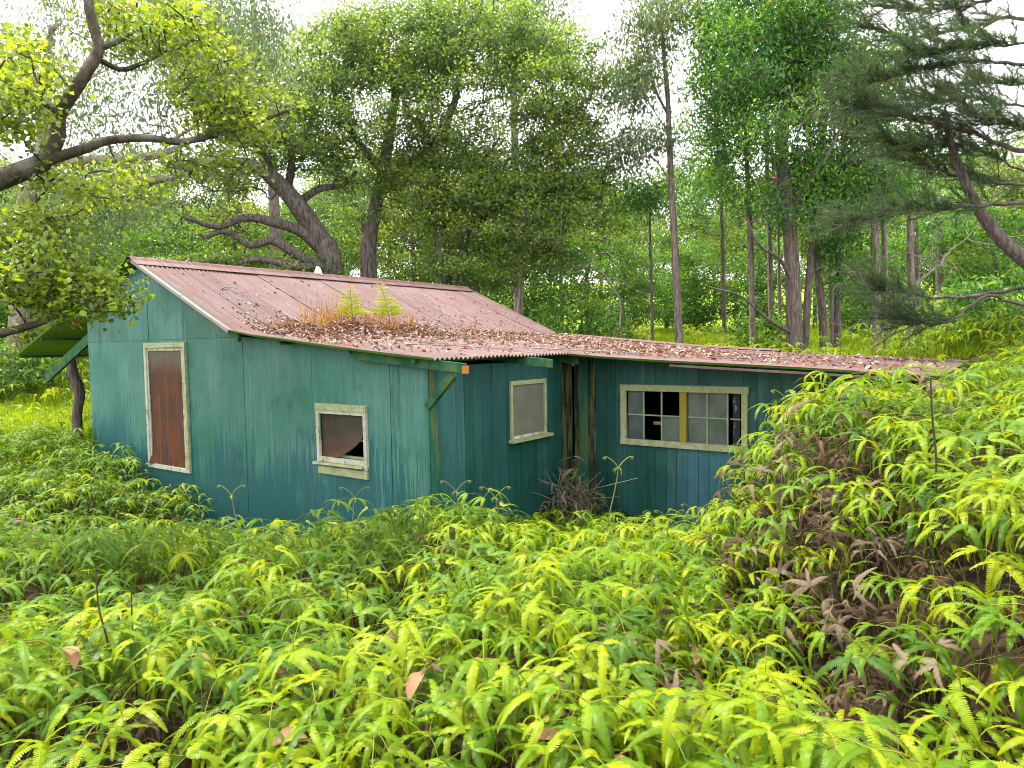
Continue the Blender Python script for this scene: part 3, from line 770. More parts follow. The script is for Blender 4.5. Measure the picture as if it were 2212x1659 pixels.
for i in front:
    k = int(rng.integers(0, NV)); items, _ = CD[k]
    e = bpy.data.objects.new('fern', None); col.objects.link(e)
    e.location = (FP[i, 0], FP[i, 1], FZ[i]); e.rotation_euler = (rng.uniform(-.2, .2), rng.uniform(-.2, .2), rng.uniform(0, 6.28)); s_ = rng.uniform(.62, .9); e.scale = (s_,)*3
    e.empty_display_size = .05
    if FP[i, 0] > 1.25: lb, gr = 'bright green fern with drooping comb-like fronds on the bank around the brown hollow', 'ferns on the bank'
    elif FP[i, 0] < -1.2: lb, gr = 'bright green fern with drooping comb-like fronds below the boarded end of the house', 'ferns below the boarded end'
    else: lb, gr = 'bright green fern with drooping comb-like fronds in the thicket before the porch corner', 'ferns before the porch corner'
    tag(e, lb, 'fern', gr)
    obj('stem', stem_me[k], e)
    for bi, loc, eu, sc2 in items:
        o = obj('frond', blade_me['fern'][bi], e, tuple(loc), eu); o.scale = (sc2,)*3
rest = np.array([i for i in range(len(FP)) if i not in fs])
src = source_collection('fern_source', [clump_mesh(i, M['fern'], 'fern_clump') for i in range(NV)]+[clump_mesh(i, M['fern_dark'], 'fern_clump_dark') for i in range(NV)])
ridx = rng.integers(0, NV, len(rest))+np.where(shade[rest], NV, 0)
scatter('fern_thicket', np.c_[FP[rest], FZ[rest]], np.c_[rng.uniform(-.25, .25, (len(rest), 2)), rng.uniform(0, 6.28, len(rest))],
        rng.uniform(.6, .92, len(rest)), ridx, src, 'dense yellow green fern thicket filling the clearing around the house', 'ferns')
# dead brown fronds
DP = []
def dead(cx, cy, n, sx, sy, zlo, zhi):
    for _ in range(n):
        x, y = rng.normal(cx, sx), rng.normal(cy, sy)
        if bool(in_house(np.array(x), np.array(y), .03)): continue
        DP.append((x, y, float(ground(np.array(x), np.array(y)))+rng.uniform(zlo, zhi)))
dead(1.65, 3.5, 180, .36, .34, -.1, .3); dead(1.52, 2.4, 80, .2, .2, -.1, .12); dead(2.0, 4.6, 70, .3, .3, -.05, .25); dead(.78, 3.05, 60, .16, .14, -.08, .2)
dead(1.75, 4.6, 60, .25, .5, -.1, .35); dead(-3.0, 4.2, 50, .4, .4, -.1, .2); dead(2.2, 5.2, 22, .4, .3, 0, .4); dead(-5.0, 6.6, 70, .5, .5, 0, .3)
for _ in range(260):
    y = rng.uniform(1.6, 8); x = rng.uniform(-.75, .75)*y
    if bool(in_house(np.array(x), np.array(y), .05)): continue
    DP.append((x, y, float(ground(np.array(x), np.array(y)))+rng.uniform(-.02, .22)))
for uu, vv_, n__ in ((.6, 2.75, 40), (1.3, 2.8, 40), (2.0, 2.8, 36)):
    w_ = h2w(uu, vv_); dead(w_[0], w_[1], n__, .3, .22, .05, .3)
DP = np.array(DP)
dsrc = source_collection('dead_source', [clump_mesh(i, M['fern_dead'], 'dead_clump') for i in range(6)])
scatter('dead_fern_litter', DP-np.array([0, 0, .12]), np.c_[rng.uniform(-1.1, 1.1, (len(DP), 2)), rng.uniform(0, 6.28, len(DP))], rng.uniform(.4, .75, len(DP)),
        rng.integers(0, 6, len(DP)), dsrc, 'withered brown fern fronds under the green thicket', 'dead ferns')
# heap of dead fern in the recess corner
hp = h2w(.45, 2.3)
e = bpy.data.objects.new('dead_fern_heap', None); col.objects.link(e); e.location = (hp[0], hp[1], .1)
tag(e, 'heap of dead brown fern with a few green leaves in the wall corner', 'fern heap')
parts = []; gparts = []
for k in range(150):
    a = rng.uniform(0, 6.28); rr = abs(rng.normal(0, .36)); hz = max(0, .95*(1-rr/.75))*rng.uniform(.2, 1.0)
    bi = int(rng.integers(0, 8)); p = (rr*math.cos(a), rr*math.sin(a), .1+hz)
    (parts if k < 100 else gparts).append((xf(BL[bi][0], p, (rng.uniform(-.4, .4), rng.uniform(-.1, .7), rng.uniform(0, 6.28)), rng.uniform(.7, 1.2)), BL[bi][1]))
stems_ = [[(0, 0, -.2), (rng.normal(0, .15), rng.normal(0, .15), .4), (rng.normal(0, .3), rng.normal(0, .3), rng.uniform(.3, .9))] for _ in range(46)]
V, Q = join(parts); obj('dead_fronds', poly_mesh('dead_fronds', V, Q, [M['fern_dead']]), e)['kind'] = 'stuff'
V, Q = join(gparts); obj('green_fronds', poly_mesh('green_fronds', V, Q, [M['fern_dark']]), e)['kind'] = 'stuff'
V, Q = stem_arr(stems_, .006); obj('dead_stems', poly_mesh('dead_stems', V, Q, [M['twig']]), e)['kind'] = 'stuff'

# tall shoots with forked curled tips
def shoot(px_, depth, r, mat, label, fork=True, leaves=True):
    pts = [at(x, y, depth) for x, y in px_]
    base = pts[0].copy(); gz = float(ground(np.array(base[0]), np.array(base[1])))
    base = np.array([base[0], base[1], gz-.05])
    e = bpy.data.objects.new('fern_shoot', None); col.objects.link(e); e.location = tuple(base)
    tag(e, label, 'fern shoot')
    loc = [np.zeros(3)]+[p-base for p in pts if p[2] > gz+.05]
    path = catmull(loc, 5)
    V, Q = tube_arrays(path, np.linspace(r, r*.6, len(path)), 6); obj('stem', poly_mesh('stem', V, Q, [mat], True), e)
    top = loc[-1]
    if fork:
        for sgn in (-1, 1):
            p2 = [top, top+[sgn*.05, 0, .06], top+[sgn*.11, 0, .10], top+[sgn*.125, 0, .085]]
            c_ = catmull(p2, 4); V, Q = tube_arrays(c_, np.linspace(r*.7, r*.5, len(c_)), 5); obj('fork', poly_mesh('fork', V, Q, [M['stem']], True), e)
            an = np.linspace(0, 9, 18); cv = np.stack([sgn*.014*np.cos(an)*(1-an/14), 0*an, .014*np.sin(an)*(1-an/14)], -1)+p2[-1]
            V, Q = tube_arrays(cv, np.linspace(.005, .003, 18), 5); obj('curled_tip', poly_mesh('curled_tip', V, Q, [M['stem']], True), e)
    if leaves:
        for j in range(4):
            o = obj('frond', blade_me['fern'][j], e, tuple(top), (rng.uniform(-.2, .2), rng.uniform(0, .4), j*1.6+.4)); o.scale = (.35 if fork else .9,)*3
shoot([(1308, 1180), (1315, 1120), (1330, 1050), (1336, 1010)], 6.3, .008, M['stem'], 'tall thin fern shoot with two curled tips before the plank wall')
shoot([(1990, 1330), (2018, 1150), (2022, 1000), (2014, 900), (2010, 820)], 3.9, .009, M['stem_dark'], 'long dark stem rising above the bank with leafless tip', False, False)
shoot([(262, 1560), (235, 1400), (213, 1310), (207, 1215)], 3.3, .006, M['stem_dark'], 'slim dark bare stem leaning in the thicket', False, False)
shoot([(298, 1540), (292, 1440), (285, 1330), (284, 1265)], 3.4, .006, M['stem_dark'], 'short dark upright stem beside the leaning one', False, False)
shoot([(540, 1200), (510, 1120), (500, 1070)], 6.8, .007, M['twig'], 'pale forked fern shoot below the tall boarded opening', True)
shoot([(1140, 1440), (1142, 1380), (1150, 1330)], 3.6, .005, M['stem'], 'thin young shoot with curled tips in the thicket centre', True)

shoot([(1000, 1140), (990, 1090), (985, 1062)], 6.2, .005, M['stem'], 'short forked fern shoot before the recess planks')
shoot([(1090, 1150), (1075, 1100), (1070, 1075)], 6.2, .005, M['stem'], 'low forked fern shoot below the screened window')
shoot([(1440, 1190), (1442, 1150), (1446, 1125)], 6.4, .005, M['stem'], 'low forked fern shoot under the wide window')
shoot([(1520, 1190), (1512, 1140), (1505, 1112)], 6.2, .005, M['stem'], 'leaning forked fern shoot at the foot of the bank')
shoot([(765, 1190), (762, 1120), (766, 1075)], 6.4, .005, M['twig'], 'thin grey fern shoot below the small torn window')
shoot([(1690, 930), (1700, 890), (1705, 870)], 5.3, .006, M['twig'], 'withered brown shoot on the crest of the bank', True, False)
# ------------------------------------------------------------------ roof litter
def leaf_strips(P, dirs, nrm, ln, wd, fold):
    """two-quad folded leaves"""
    n = len(P); side = np.cross(nrm, dirs); side /= np.linalg.norm(side, axis=1)[:, None]+1e-9
    a = P-dirs*ln[:, None]/2; c_ = P+dirs*ln[:, None]/2
    l = P+side*wd[:, None]/2+nrm*fold[:, None]; r_ = P-side*wd[:, None]/2+nrm*fold[:, None]
    V = np.stack([a, l, c_, r_], 1).reshape(-1, 3); i = np.arange(n)*4
    T = np.stack([np.stack([i, i+2, i+1], -1), np.stack([i, i+3, i+2], -1)], 1).reshape(-1, 3)
    return V, T
def unit(a): return a/(np.linalg.norm(a, axis=-1, keepdims=True)+1e-9)
U = []; 
def lit(n, um, us, vlo, vhi, hmax, edge=None):
    for _ in range(n):
        u = rng.normal(um, us); v = rng.uniform(vlo, vhi)
        hh = hmax*math.exp(-((u-um)/us)**2)*(.4+.6*abs(math.sin(v*2.1+1)))
        if (u < .26 and v > VR0+.02 and u > -6) or (u >= .2 and v > VW+.03 and u < 4.5):
            if v < VR1-.05: U.append((u, v, float(roofz(u))+.012+rng.uniform(0, 1)**1.5*hh))
lit(4600, -3.1, .36, .35, 3.4, .26); lit(1100, -3.0, .4, .15, .8, .10); lit(2800, -2.9, .5, 3.2, 6.0, .10); lit(700, -2.9, .5, 6, 8, .05)
lit(900, -2.2, .7, -.1, 8, .02); lit(700, -1.2, .8, -.15, 7.9, .015); lit(900, -.6, .9, 3.8, 7.0, .06)
lit(1000, .7, .7, 3.4, 6.0, .06); lit(350, 2.2, 1.2, 2.7, 7.8, .02); lit(300, -4.6, .8, .2, 7.8, .01); lit(260, 3.4, .7, 2.7, 7.8, .02)
U = np.array(U); n = len(U)
lw = np.stack([h2w(*p) for p in U])
nr = unit(rng.normal(0, .55, (n, 3))+[0, 0, 1]); dr = unit(np.cross(nr, rng.normal(0, 1, (n, 3))))
V, T = leaf_strips(lw+nr*.012, dr, nr, rng.uniform(.05, .115, n), rng.uniform(.02, .045, n), rng.uniform(-.004, .02, n))
tt = np.clip(rng.beta(1.7, 1.5, n), 0, .985); tt[rng.random(n) < .012] = 1.0
tag(obj('leaf_litter', poly_mesh('leaf_litter', V, T, [M['litter']], tint=np.repeat(tt, 2))), 'dry brown and pale fallen leaves heaped on the rusty roof', 'leaves', kind='stuff')
# dry reddish grass rooted in the litter
bl_ = []; tn = []
P0 = []
for _ in range(760):
    c_ = random.choice([(-3.35, 1.65, .30), (-3.3, 1.35, .22), (-3.25, 2.3, .22), (-3.2, 2.9, .18), (-3.3, .8, .12)])
    P0.append((rng.normal(c_[0], .12), rng.normal(c_[1], .22), c_[2]*rng.uniform(.5, 1.9)))
P0 = np.array(P0); base = np.stack([h2w(u, v, float(roofz(u))+.03) for u, v, _ in P0]); n = len(P0)
tip = base+np.c_[rng.normal(0, .09, (n, 2)), P0[:, 2]]; w_ = np.c_[rng.normal(0, 1, (n, 2)), np.zeros(n)]; w_ = unit(w_)*.006
V = np.stack([base-w_, base+w_, tip+w_*.5, tip-w_*.5], 1).reshape(-1, 3); Q = np.arange(4*n).reshape(-1, 4)
tag(obj('dry_grass', poly_mesh('dry_grass', V, Q, [M['redgrass']], tint=rng.random(n))), 'rust coloured dry grass sprouting from the leaf heap on the roof', 'grass', kind='stuff')
def roof_fern(u, v, h, lean, label):
    b0 = h2w(u, v, float(roofz(u)))
    e = bpy.data.objects.new('roof_fern', None); col.objects.link(e); e.location = tuple(b0); tag(e, label, 'fern')
    path = catmull([(0, 0, 0), (lean*.2, 0, h*.5), (lean, .02, h)], 8)
    V, Q = tube_arrays(path, np.linspace(.005, .002, len(path)), 5); obj('stem', poly_mesh('stem', V, Q, [M['stem_dark']]), e)
    for k in range(9):
        t = .40+.6*k/9; p = np.array([np.interp(t, np.linspace(0, 1, len(path)), path[:, j]) for j in range(3)])
        for sg in (-1, 1):
            L_ = .27*(1-.75*(t-.4)/.6)*rng.uniform(.8, 1.2)
            vq, qq = blade(L_, L_*.22, 7, .5, .7)
            n_ = len(qq)
            o = obj('pinna', poly_mesh('pinna', vq, qq, [M['roof_fern']], tint=np.full(n_, min(1, rng.uniform(0, .75)+(.3 if t > .93 else 0)))), e, tuple(p), (rng.uniform(.6, 1.2)*sg, 0, rng.uniform(-.3, .3)+(0 if sg > 0 else math.pi)))
roof_fern(-3.15, 1.72, .80, -.03, 'yellow green fern with reddish tip growing from the roof litter')
roof_fern(-3.05, 2.42, .88, -.16, 'leaning yellow green fern growing on the roof beside the upright one')
# twigs on the roof
def twig(pts, r, label):
    b0 = np.array(pts[0]); e = tag(obj('twig', None) if False else bpy.data.objects.new('twig', None), label, 'twig'); col.objects.link(e); e.location = tuple(b0)
    c_ = catmull(np.array(pts)-b0, 5); V, Q = tube_arrays(c_, np.linspace(r, r*.4, len(c_)), 5); obj('stick', poly_mesh('stick', V, Q, [M['twig']]), e)
    for k in (2, 4):
        i = min(len(c_)-2, k*len(c_)//6); d = (c_[i+1]-c_[i]); d = d/np.linalg.norm(d)
        p2 = c_[i]+d*.16+np.array([.05*(1 if k == 2 else -1), .07, .02]); V, Q = tube_arrays(catmull([c_[i], (c_[i]+p2)/2+[0, 0, .01], p2], 4), np.linspace(r*.6, r*.3, 9), 4)
        obj('side_shoot', poly_mesh('side_shoot', V, Q, [M['twig']]), e)
def rp3(u, v, h=.03): return h2w(u, v, float(roofz(u))+h)
twig([rp3(-1.2, .9), rp3(-.7, 1.3, .05), rp3(-.25, 1.75, .04), rp3(-.15, 2.05, .09)], .009, 'crooked grey twig near the scalloped roof edge')
twig([rp3(-.6, 2.4), rp3(.2, 2.75, .05), rp3(1.0, 3.0, .05), rp3(1.5, 3.2, .04)], .010, 'long straight twig crossing onto the lower wing roof')
twig([rp3(-4.95, .62), rp3(-5.0, .75, .06), rp3(-4.8, .85, .05), rp3(-4.75, 1.0, .12)], .010, 'small grey twig bundle high on the steep roof')
twig([rp3(2.2, 3.4), rp3(2.5, 4.2, .04), rp3(2.9, 4.8, .03), rp3(3.2, 5.6, .03)], .008, 'thin dark twig on the wing roof')

# ------------------------------------------------------------------ trees
class Tree:
    def __init__(s, seed): s.P = []; s.par = []; s.r = []; s.g = np.random.default_rng(seed); s.tipn = []
    def limb(s, pts, r0, r1, parent=-1, n=5, wig=0.):
        c_ = catmull(pts, n); ids = []
        if wig: c_[1:] += s.g.normal(0, wig, (len(c_)-1, 3))
        for k, p in enumerate(c_):
            s.P.append(p); s.par.append(parent); s.r.append(r0+(r1-r0)*k/(len(c_)-1)); parent = len(s.P)-1; ids.append(parent)
        return ids
    def near(s, p):
        P = np.array(s.P); return int(np.argmin(np.linalg.norm(P-np.asarray(p), axis=1)))
    def grow(s, targets, step=.55, rt=.012, wig=.09, root=None, sink=.35):
        root = np.array(s.P[0] if root is None else root)
        T = np.asarray(targets); d0 = [np.min(np.linalg.norm(np.array(s.P)-t, axis=1)) for t in T]
        for i in np.argsort(d0):
            t = T[i]; P = np.array(s.P)
            d = np.linalg.norm(P-t, axis=1)+sink*np.maximum(0, P[:, 2]-t[2]+.2)
            j = int(np.argmin(d)); p0 = P[j]; L = np.linalg.norm(t-p0); m = max(2, int(L/step)+1)
            q_ = (p0+t)/2+np.array([0, 0, -.12*L])+s.g.normal(0, .10*L, 3)
            par = j
            for k in range(1, m+1):
                f = k/m; p = (1-f)**2*p0+2*f*(1-f)*q_+f*f*t
                if k < m: p = p+s.g.normal(0, wig*.5, 3)
                s.P.append(p); s.par.append(par); s.r.append(rt*(1.5-.9*f)); par = len(s.P)-1
            s.tipn.append(par)
    def wood(s):
        n = len(s.P); r = np.array(s.r); acc = np.zeros(n); kids = [[] for _ in range(n)]
        for i in range(n-1, -1, -1):
            rr = max(r[i], acc[i]**(1/2.4)); r[i] = rr
            if s.par[i] >= 0: acc[s.par[i]] += (rr*.86)**2.4; kids[s.par[i]].append(i)
        # explicit limbs keep their given radius
        r = np.minimum(r, np.maximum(np.array(s.r)*1.6, .03))
        parts = []; P = np.array(s.P); stack = [i for i in range(n) if s.par[i] < 0]; started = set()
        todo = [(i, None) for i in stack]
        while todo:
            i, pa = todo.pop(); ch = [] if pa is None else [pa]; rad = [] if pa is None else [min(r[pa], r[i]*1.25)]
            cur = i
            while True:
                ch.append(cur); rad.append(r[cur]); ks = kids[cur]
                if not ks: break
                ks = sorted(ks, key=lambda k: -r[k]-(10 if k == cur+1 else 0))
                for k in ks[1:]: todo.append((k, cur))
                cur = ks[0]
            if len(ch) > 1: parts.append(tube_arrays(P[ch], rad, 10 if max(rad) > .12 else (7 if max(rad) > .05 else 4)))
        return join(parts)
def leaves(tips, per, sig, ln, wd, g, droop=0., upb=.7, clumpvar=.22, hi=.0, follow=None):
    tips = np.asarray(tips); n = len(tips)*per
    c_ = np.repeat(tips, per, 0)
    off = g.normal(0, 1, (n, 3))*np.asarray(sig); P = c_+off
    nr = unit(g.normal(0, .7, (n, 3))+[0, 0, upb]); d = unit(g.normal(0, 1, (n, 3))+[0, 0, -droop]); d = unit(d-nr*np.sum(d*nr, 1)[:, None]*(.0 if droop > 1 else .8))
    if droop > 1: nr = unit(np.cross(d, g.normal(0, 1, (n, 3))))
    cv = np.repeat(g.normal(0, clumpvar, len(tips)), per)
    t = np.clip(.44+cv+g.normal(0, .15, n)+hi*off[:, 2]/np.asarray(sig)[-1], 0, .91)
    sp_ = g.random(n); t[sp_ < .0015] = 1.0
    V, T = leaf_strips(P, d, nr, ln*g.uniform(.65, 1.25, n), wd*g.uniform(.7, 1.25, n), g.uniform(-.1, .25, n)*wd)
    return V, T, np.repeat(t, 2)
def ell(cx, cy, rx, ry, depth, dd, n, g):
    out = []
    while len(out) < n:
        a, b_, c_ = g.uniform(-1, 1, 3)
        if a*a+b_*b_+c_*c_ > 1 or a*a+b_*b_+c_*c_ < .08: continue
        out.append(at(cx+a*rx, cy+b_*ry, depth+c_*dd))
    return out
def put_tree(name, T, bark, leafparts, leafmat, label, group=None, cat='tree', crown='crown'):
    base = np.array(T.P[0])
    e = bpy.data.objects.new(name, None); col.objects.link(e); e.location = tuple(base); tag(e, label, cat, group)
    V, Q = T.wood(); obj('trunk', poly_mesh('trunk', V-base, Q, [M[bark]], True), e)
    if leafparts:
        Vs = []; Ts = []; tn = []; o_ = 0
        for v, t, c_ in leafparts: Vs.append(v); Ts.append(t+o_); tn.append(c_); o_ += len(v)
        o = obj(crown, poly_mesh(crown, np.concatenate(Vs)-base, np.concatenate(Ts), [M[leafmat]], tint=np.concatenate(tn)), e); o['kind'] = 'stuff'
    return e
def gz(x, y): return float(ground(np.array(float(x)), np.array(float(y))))
def grounded(p, dz=-.3): return np.array([p[0], p[1], gz(p[0], p[1])+dz])

# T1 near tree whose limbs reach in from beside the frame
D1 = 6.4
T = Tree(1)
b0 = grounded(at(-330, 900, D1))
tr = T.limb([b0, at(-310, 700, D1), at(-230, 520, D1), at(-100, 425, D1), at(0, 388, D1), at(95, 350, D1)], .15, .08)
upl = T.limb([at(95, 350, D1), at(125, 300, D1), at(130, 245, D1), at(165, 190, D1-.1), at(190, 150, D1-.1), at(213, 105, D1), at(200, 50, D1), at(190, -20, D1), at(200, -140, D1)], .062, .04, tr[-1])
rl = T.limb([at(95, 350, D1), at(180, 322, D1), at(235, 303, D1+.1), at(320, 298, D1+.2), at(390, 306, D1+.3), at(480, 288, D1+.4), at(560, 262, D1+.5), at(630, 235, D1+.6)], .05, .016, tr[-1])
T.limb([at(213, 105, D1), at(270, 80, D1+.1), at(330, 50, D1+.2), at(420, 20, D1+.2)], .035, .015, upl[len(upl)*5//8])
T.limb([at(130, 245, D1), at(80, 215, D1-.1), at(30, 190, D1-.2), at(-40, 180, D1-.2)], .03, .014, upl[10])
T.limb([at(215, 130, D1), at(270, 150, D1+.2), at(340, 120, D1+.5), at(400, 85, D1+.7)], .028, .012, upl[22])
ll = T.limb([b0+[0, 0, .9], at(-200, 800, D1), at(-60, 738, D1), at(60, 705, D1), at(120, 682, D1), at(190, 640, D1)], .06, .02, 1)
g = T.g
tips = ell(35, 190, 75, 140, D1, 1., 66, g)+ell(330, 50, 130, 85, D1+.4, .9, 48, g)+ell(520, 235, 120, 70, D1+.6, .6, 42, g)+ell(440, 150, 120, 90, D1+.8, .6, 30, g)\
    + ell(210, 410, 150, 60, D1+.2, .7, 26, g)+ell(450, 350, 110, 50, D1+.5, .6, 20, g)+ell(70, 520, 100, 70, D1, .6, 45, g)
low = ell(150, 635, 145, 55, D1, .6, 90, g)+ell(60, 600, 100, 60, D1-.1, .6, 40, g)
T.grow(tips+low, .22, .008, .035)
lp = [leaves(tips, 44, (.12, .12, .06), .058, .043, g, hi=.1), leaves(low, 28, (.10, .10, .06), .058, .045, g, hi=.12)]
t1 = put_tree('ohia_tree', T, 'bark_near', lp, 'leaf_near', 'near tree with crooked lichened limbs and round leaves overhanging the gable corner')
# 260 single leaves of the lowest bough, built one by one
hexv = np.array([(-.5, 0, 0), (-.28, .36, .05), (.12, .42, .07), (.5, 0, .0), (.12, -.42, .07), (-.28, -.36, .05)])
leaf_me = poly_mesh('leaf', hexv*[.075, .062, .06], np.array([[0, 3, 2, 1], [0, 5, 4, 3]]), [M['leaf_near']], tint=[.8, .8])
leaf_me2 = poly_mesh('leaf', hexv*[.078, .06, .07], np.array([[0, 3, 2, 1], [0, 5, 4, 3]]), [M['leaf_near']], tint=[.55, .55])
base1 = np.array(T.P[0])
for k in range(260):
    t_ = low[int(g.integers(0, len(low)))]; p = t_+g.normal(0, 1, 3)*[.12, .12, .08]+[0, -.1, .02]
    o = obj('leaf', leaf_me if k % 3 else leaf_me2, t1, tuple(p-base1), (g.normal(.25, .5), g.normal(0, .5), g.uniform(0, 6.28)))

# T2 grey-green gum trees far left
def gum(name, seed, stem, r0, r1, clouds, depth, bark, label, per=110, leafmat='leaf_gum', ln=.17, wd=.05, sig=.42, group=None, limbs=(), droop=1.6, step=.7, rt=.018, upb=.4, nf=1.3):
    T = Tree(seed); pts = [at(x, y, depth) for x, y in stem]
    b0 = grounded(pts[0]); ids = T.limb([b0]+[p for p in pts if p[2] > b0[2]+.5], r0, r1)
    for (lp_, a, c_) in limbs:
        P_ = [at(x, y, depth+dz_) for x, y, dz_ in lp_]; T.limb([np.array(T.P[T.near(P_[0])])]+P_[1:], a, c_, T.near(P_[0]))
    tips = []
    for (cx, cy, rx, ry, dd, n_) in clouds: tips += ell(cx, cy, rx, ry, depth, dd, int(n_*nf), T.g)
    T.grow(tips, step, rt)
    L = leaves(tips, per, (sig, sig, sig*.8), ln, wd, T.g, droop, upb, hi=.06)
    return put_tree(name, T, bark, [L], leafmat, label, group)
gum('gum_tree', 21, [(40, 760), (45, 560), (60, 420), (90, 330), (100, 200), (110, 60)], .30, .12,
    [(250, 130, 270, 190, 2.5, 62), (300, 400, 200, 80, 2.5, 16), (480, 190, 170, 110, 2., 26), (130, 480, 170, 90, 2, 26)], 19.5, 'bark_pale',
    'grey green gum tree with pale bare limbs behind the near tree', per=120,
    limbs=[([(90, 345, 0), (200, 345, -.4), (330, 338, -.6), (420, 300, -.6), (535, 250, -.4)], .14, .05), ([(80, 380, 0), (230, 395, -.2), (360, 385, -.4), (410, 365, -.4), (500, 325, -.2)], .15, .07), ([(330, 338, -.6), (400, 285, -.4), (480, 250, .2)], .06, .03)])
gum('gum_tree', 22, [(600, 640), (590, 400), (580, 250), (560, 120), (545, 0)], .3, .1,
    [(520, 110, 110, 160, 2.4, 70), (590, 230, 110, 130, 2, 40), (400, 60, 110, 120, 2, 30)], 30, 'bark_gum', 'tall soft grey green gum tree rising beyond the gnarled tree', per=120, ln=.24, wd=.07, sig=.55)

# T3 the big trees right behind the house
D3 = 22.0
def oh(clouds, depth, T):
    tips = []
    for (cx, cy, rx, ry, dd, n_) in clouds: tips += ell(cx, cy, rx, ry, depth, dd, int(n_*1.9), T.g)
    return tips
T = Tree(31); b0 = grounded(at(735, 640, D3))
m0 = T.limb([b0, at(715, 570, D3), at(690, 515, D3), at(640, 440, D3-.3), at(590, 385, D3-.5), at(545, 357, D3-.8), at(480, 352, D3-1), at(410, 352, D3-1.2)], .42, .10)
T.limb([at(700, 545, D3), at(650, 500, D3-.4), at(590, 480, D3-.8), at(530, 470, D3-1), at(470, 490, D3-1.2), at(400, 470, D3-1.4)], .20, .06, m0[5])
T.limb([at(715, 580, D3), at(650, 555, D3-.6), at(590, 520, D3-.9), at(540, 530, D3-1), at(490, 500, D3-1.2), at(440, 515, D3-1.4)], .18, .05, m0[3])
T.limb([at(715, 580, D3), at(640, 575, D3-.9), at(560, 560, D3-1.2), at(510, 570, D3-1.3)], .16, .05, m0[2])
T.limb([at(640, 440, D3), at(690, 408, D3), at(740, 400, D3+.2), at(770, 370, D3)], .14, .05, m0[14])
T.limb([at(620, 420, D3), at(630, 330, D3-.2), at(600, 250, D3-.4), at(615, 170, D3)], .14, .05, m0[17])
T.limb([at(600, 395, D3), at(560, 320, D3-.5), at(500, 300, D3-.8)], .10, .04, m0[19])
T.grow(ell(520, 430, 150, 110, D3-.6, 1.2, 90, T.g)+ell(440, 470, 90, 70, D3-1, .8, 40, T.g), .3, .012, .16, sink=0.)
T.tipn.clear()
tips = oh([(510, 330, 130, 90, 1.6, 46), (640, 260, 130, 130, 2, 70), (420, 400, 120, 60, 1.5, 16), (560, 590, 190, 45, 1.5, 56), (420, 590, 130, 40, 1.5, 40)], D3, T)
T.grow(tips, .6, .022)
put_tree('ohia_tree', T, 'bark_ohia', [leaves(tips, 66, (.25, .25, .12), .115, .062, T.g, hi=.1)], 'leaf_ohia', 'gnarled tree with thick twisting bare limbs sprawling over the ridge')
T = Tree(32); b0 = grounded(at(798, 640, D3+.8)); D = D3+.8
m0 = T.limb([b0, at(796, 570, D), at(800, 510, D), at(815, 430, D), at(835, 330, D-.2), at(850, 230, D-.3), at(870, 120, D), at(880, 40, D)], .30, .09)
T.limb([at(815, 430, D), at(870, 365, D-.5), at(930, 310, D-.8), at(970, 270, D-1)], .15, .06, m0[13])
T.limb([at(825, 370, D), at(770, 300, D-.6), at(730, 220, D-1), at(700, 150, D-1)], .13, .05, m0[17])
tips = oh([(800, 250, 190, 180, 2.4, 150), (760, 120, 150, 80, 2, 60), (900, 420, 90, 110, 1.6, 44), (880, 90, 140, 110, 2, 70), (760, 60, 110, 60, 1.8, 30)], D-.6, T)
T.grow(tips, .6, .022)
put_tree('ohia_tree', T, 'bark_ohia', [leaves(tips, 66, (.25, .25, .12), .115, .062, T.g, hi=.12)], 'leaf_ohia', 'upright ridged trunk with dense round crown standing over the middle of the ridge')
T = Tree(33); D = D3-.4; b0 = grounded(at(962, 660, D))
m0 = T.limb([b0, at(958, 570, D), at(948, 470, D), at(940, 380, D), at(945, 310, D-.2), at(985, 210, D-.2), at(1000, 90, D)], .26, .08)
m1 = T.limb([grounded(at(1000, 660, D)), at(1000, 560, D), at(1020, 490, D-.3), at(1090, 435, D-.7), at(1170, 385, D-1), at(1260, 330, D-1)], .22, .05)
T.limb([at(1020, 490, D), at(1090, 500, D-.8), at(1170, 470, D-1.2)], .08, .03, m1[10])
T.limb([at(945, 310, D), at(880, 240, D-.6), at(870, 170, D-1)], .10, .04, m0[20])
tips = oh([(1090, 240, 220, 220, 2.4, 190), (1120, 460, 200, 110, 2, 120), (1010, 60, 150, 110, 2, 80), (1230, 350, 105, 130, 1.6, 80), (1190, 170, 130, 120, 2, 70), (1010, 400, 110, 120, 1.5, 56), (1090, 570, 190, 50, 1.6, 60)], D-.4, T)
T.grow(tips, .6, .022)
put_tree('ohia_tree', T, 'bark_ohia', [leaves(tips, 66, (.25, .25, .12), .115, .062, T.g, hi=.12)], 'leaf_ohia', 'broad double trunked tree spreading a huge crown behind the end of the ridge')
gum('gum_tree', 34, [(1120, 660), (1115, 400), (1110, 200), (1120, 80), (1140, -20)], .22, .07, [(1140, 70, 90, 110, 2, 40), (1200, 120, 50, 60, 1.4, 12), (1060, 20, 90, 60, 2, 16)], 28, 'bark_gum',
    'thin topped gum tree showing over the broad crown', per=60, ln=.2, wd=.08, sig=.5)

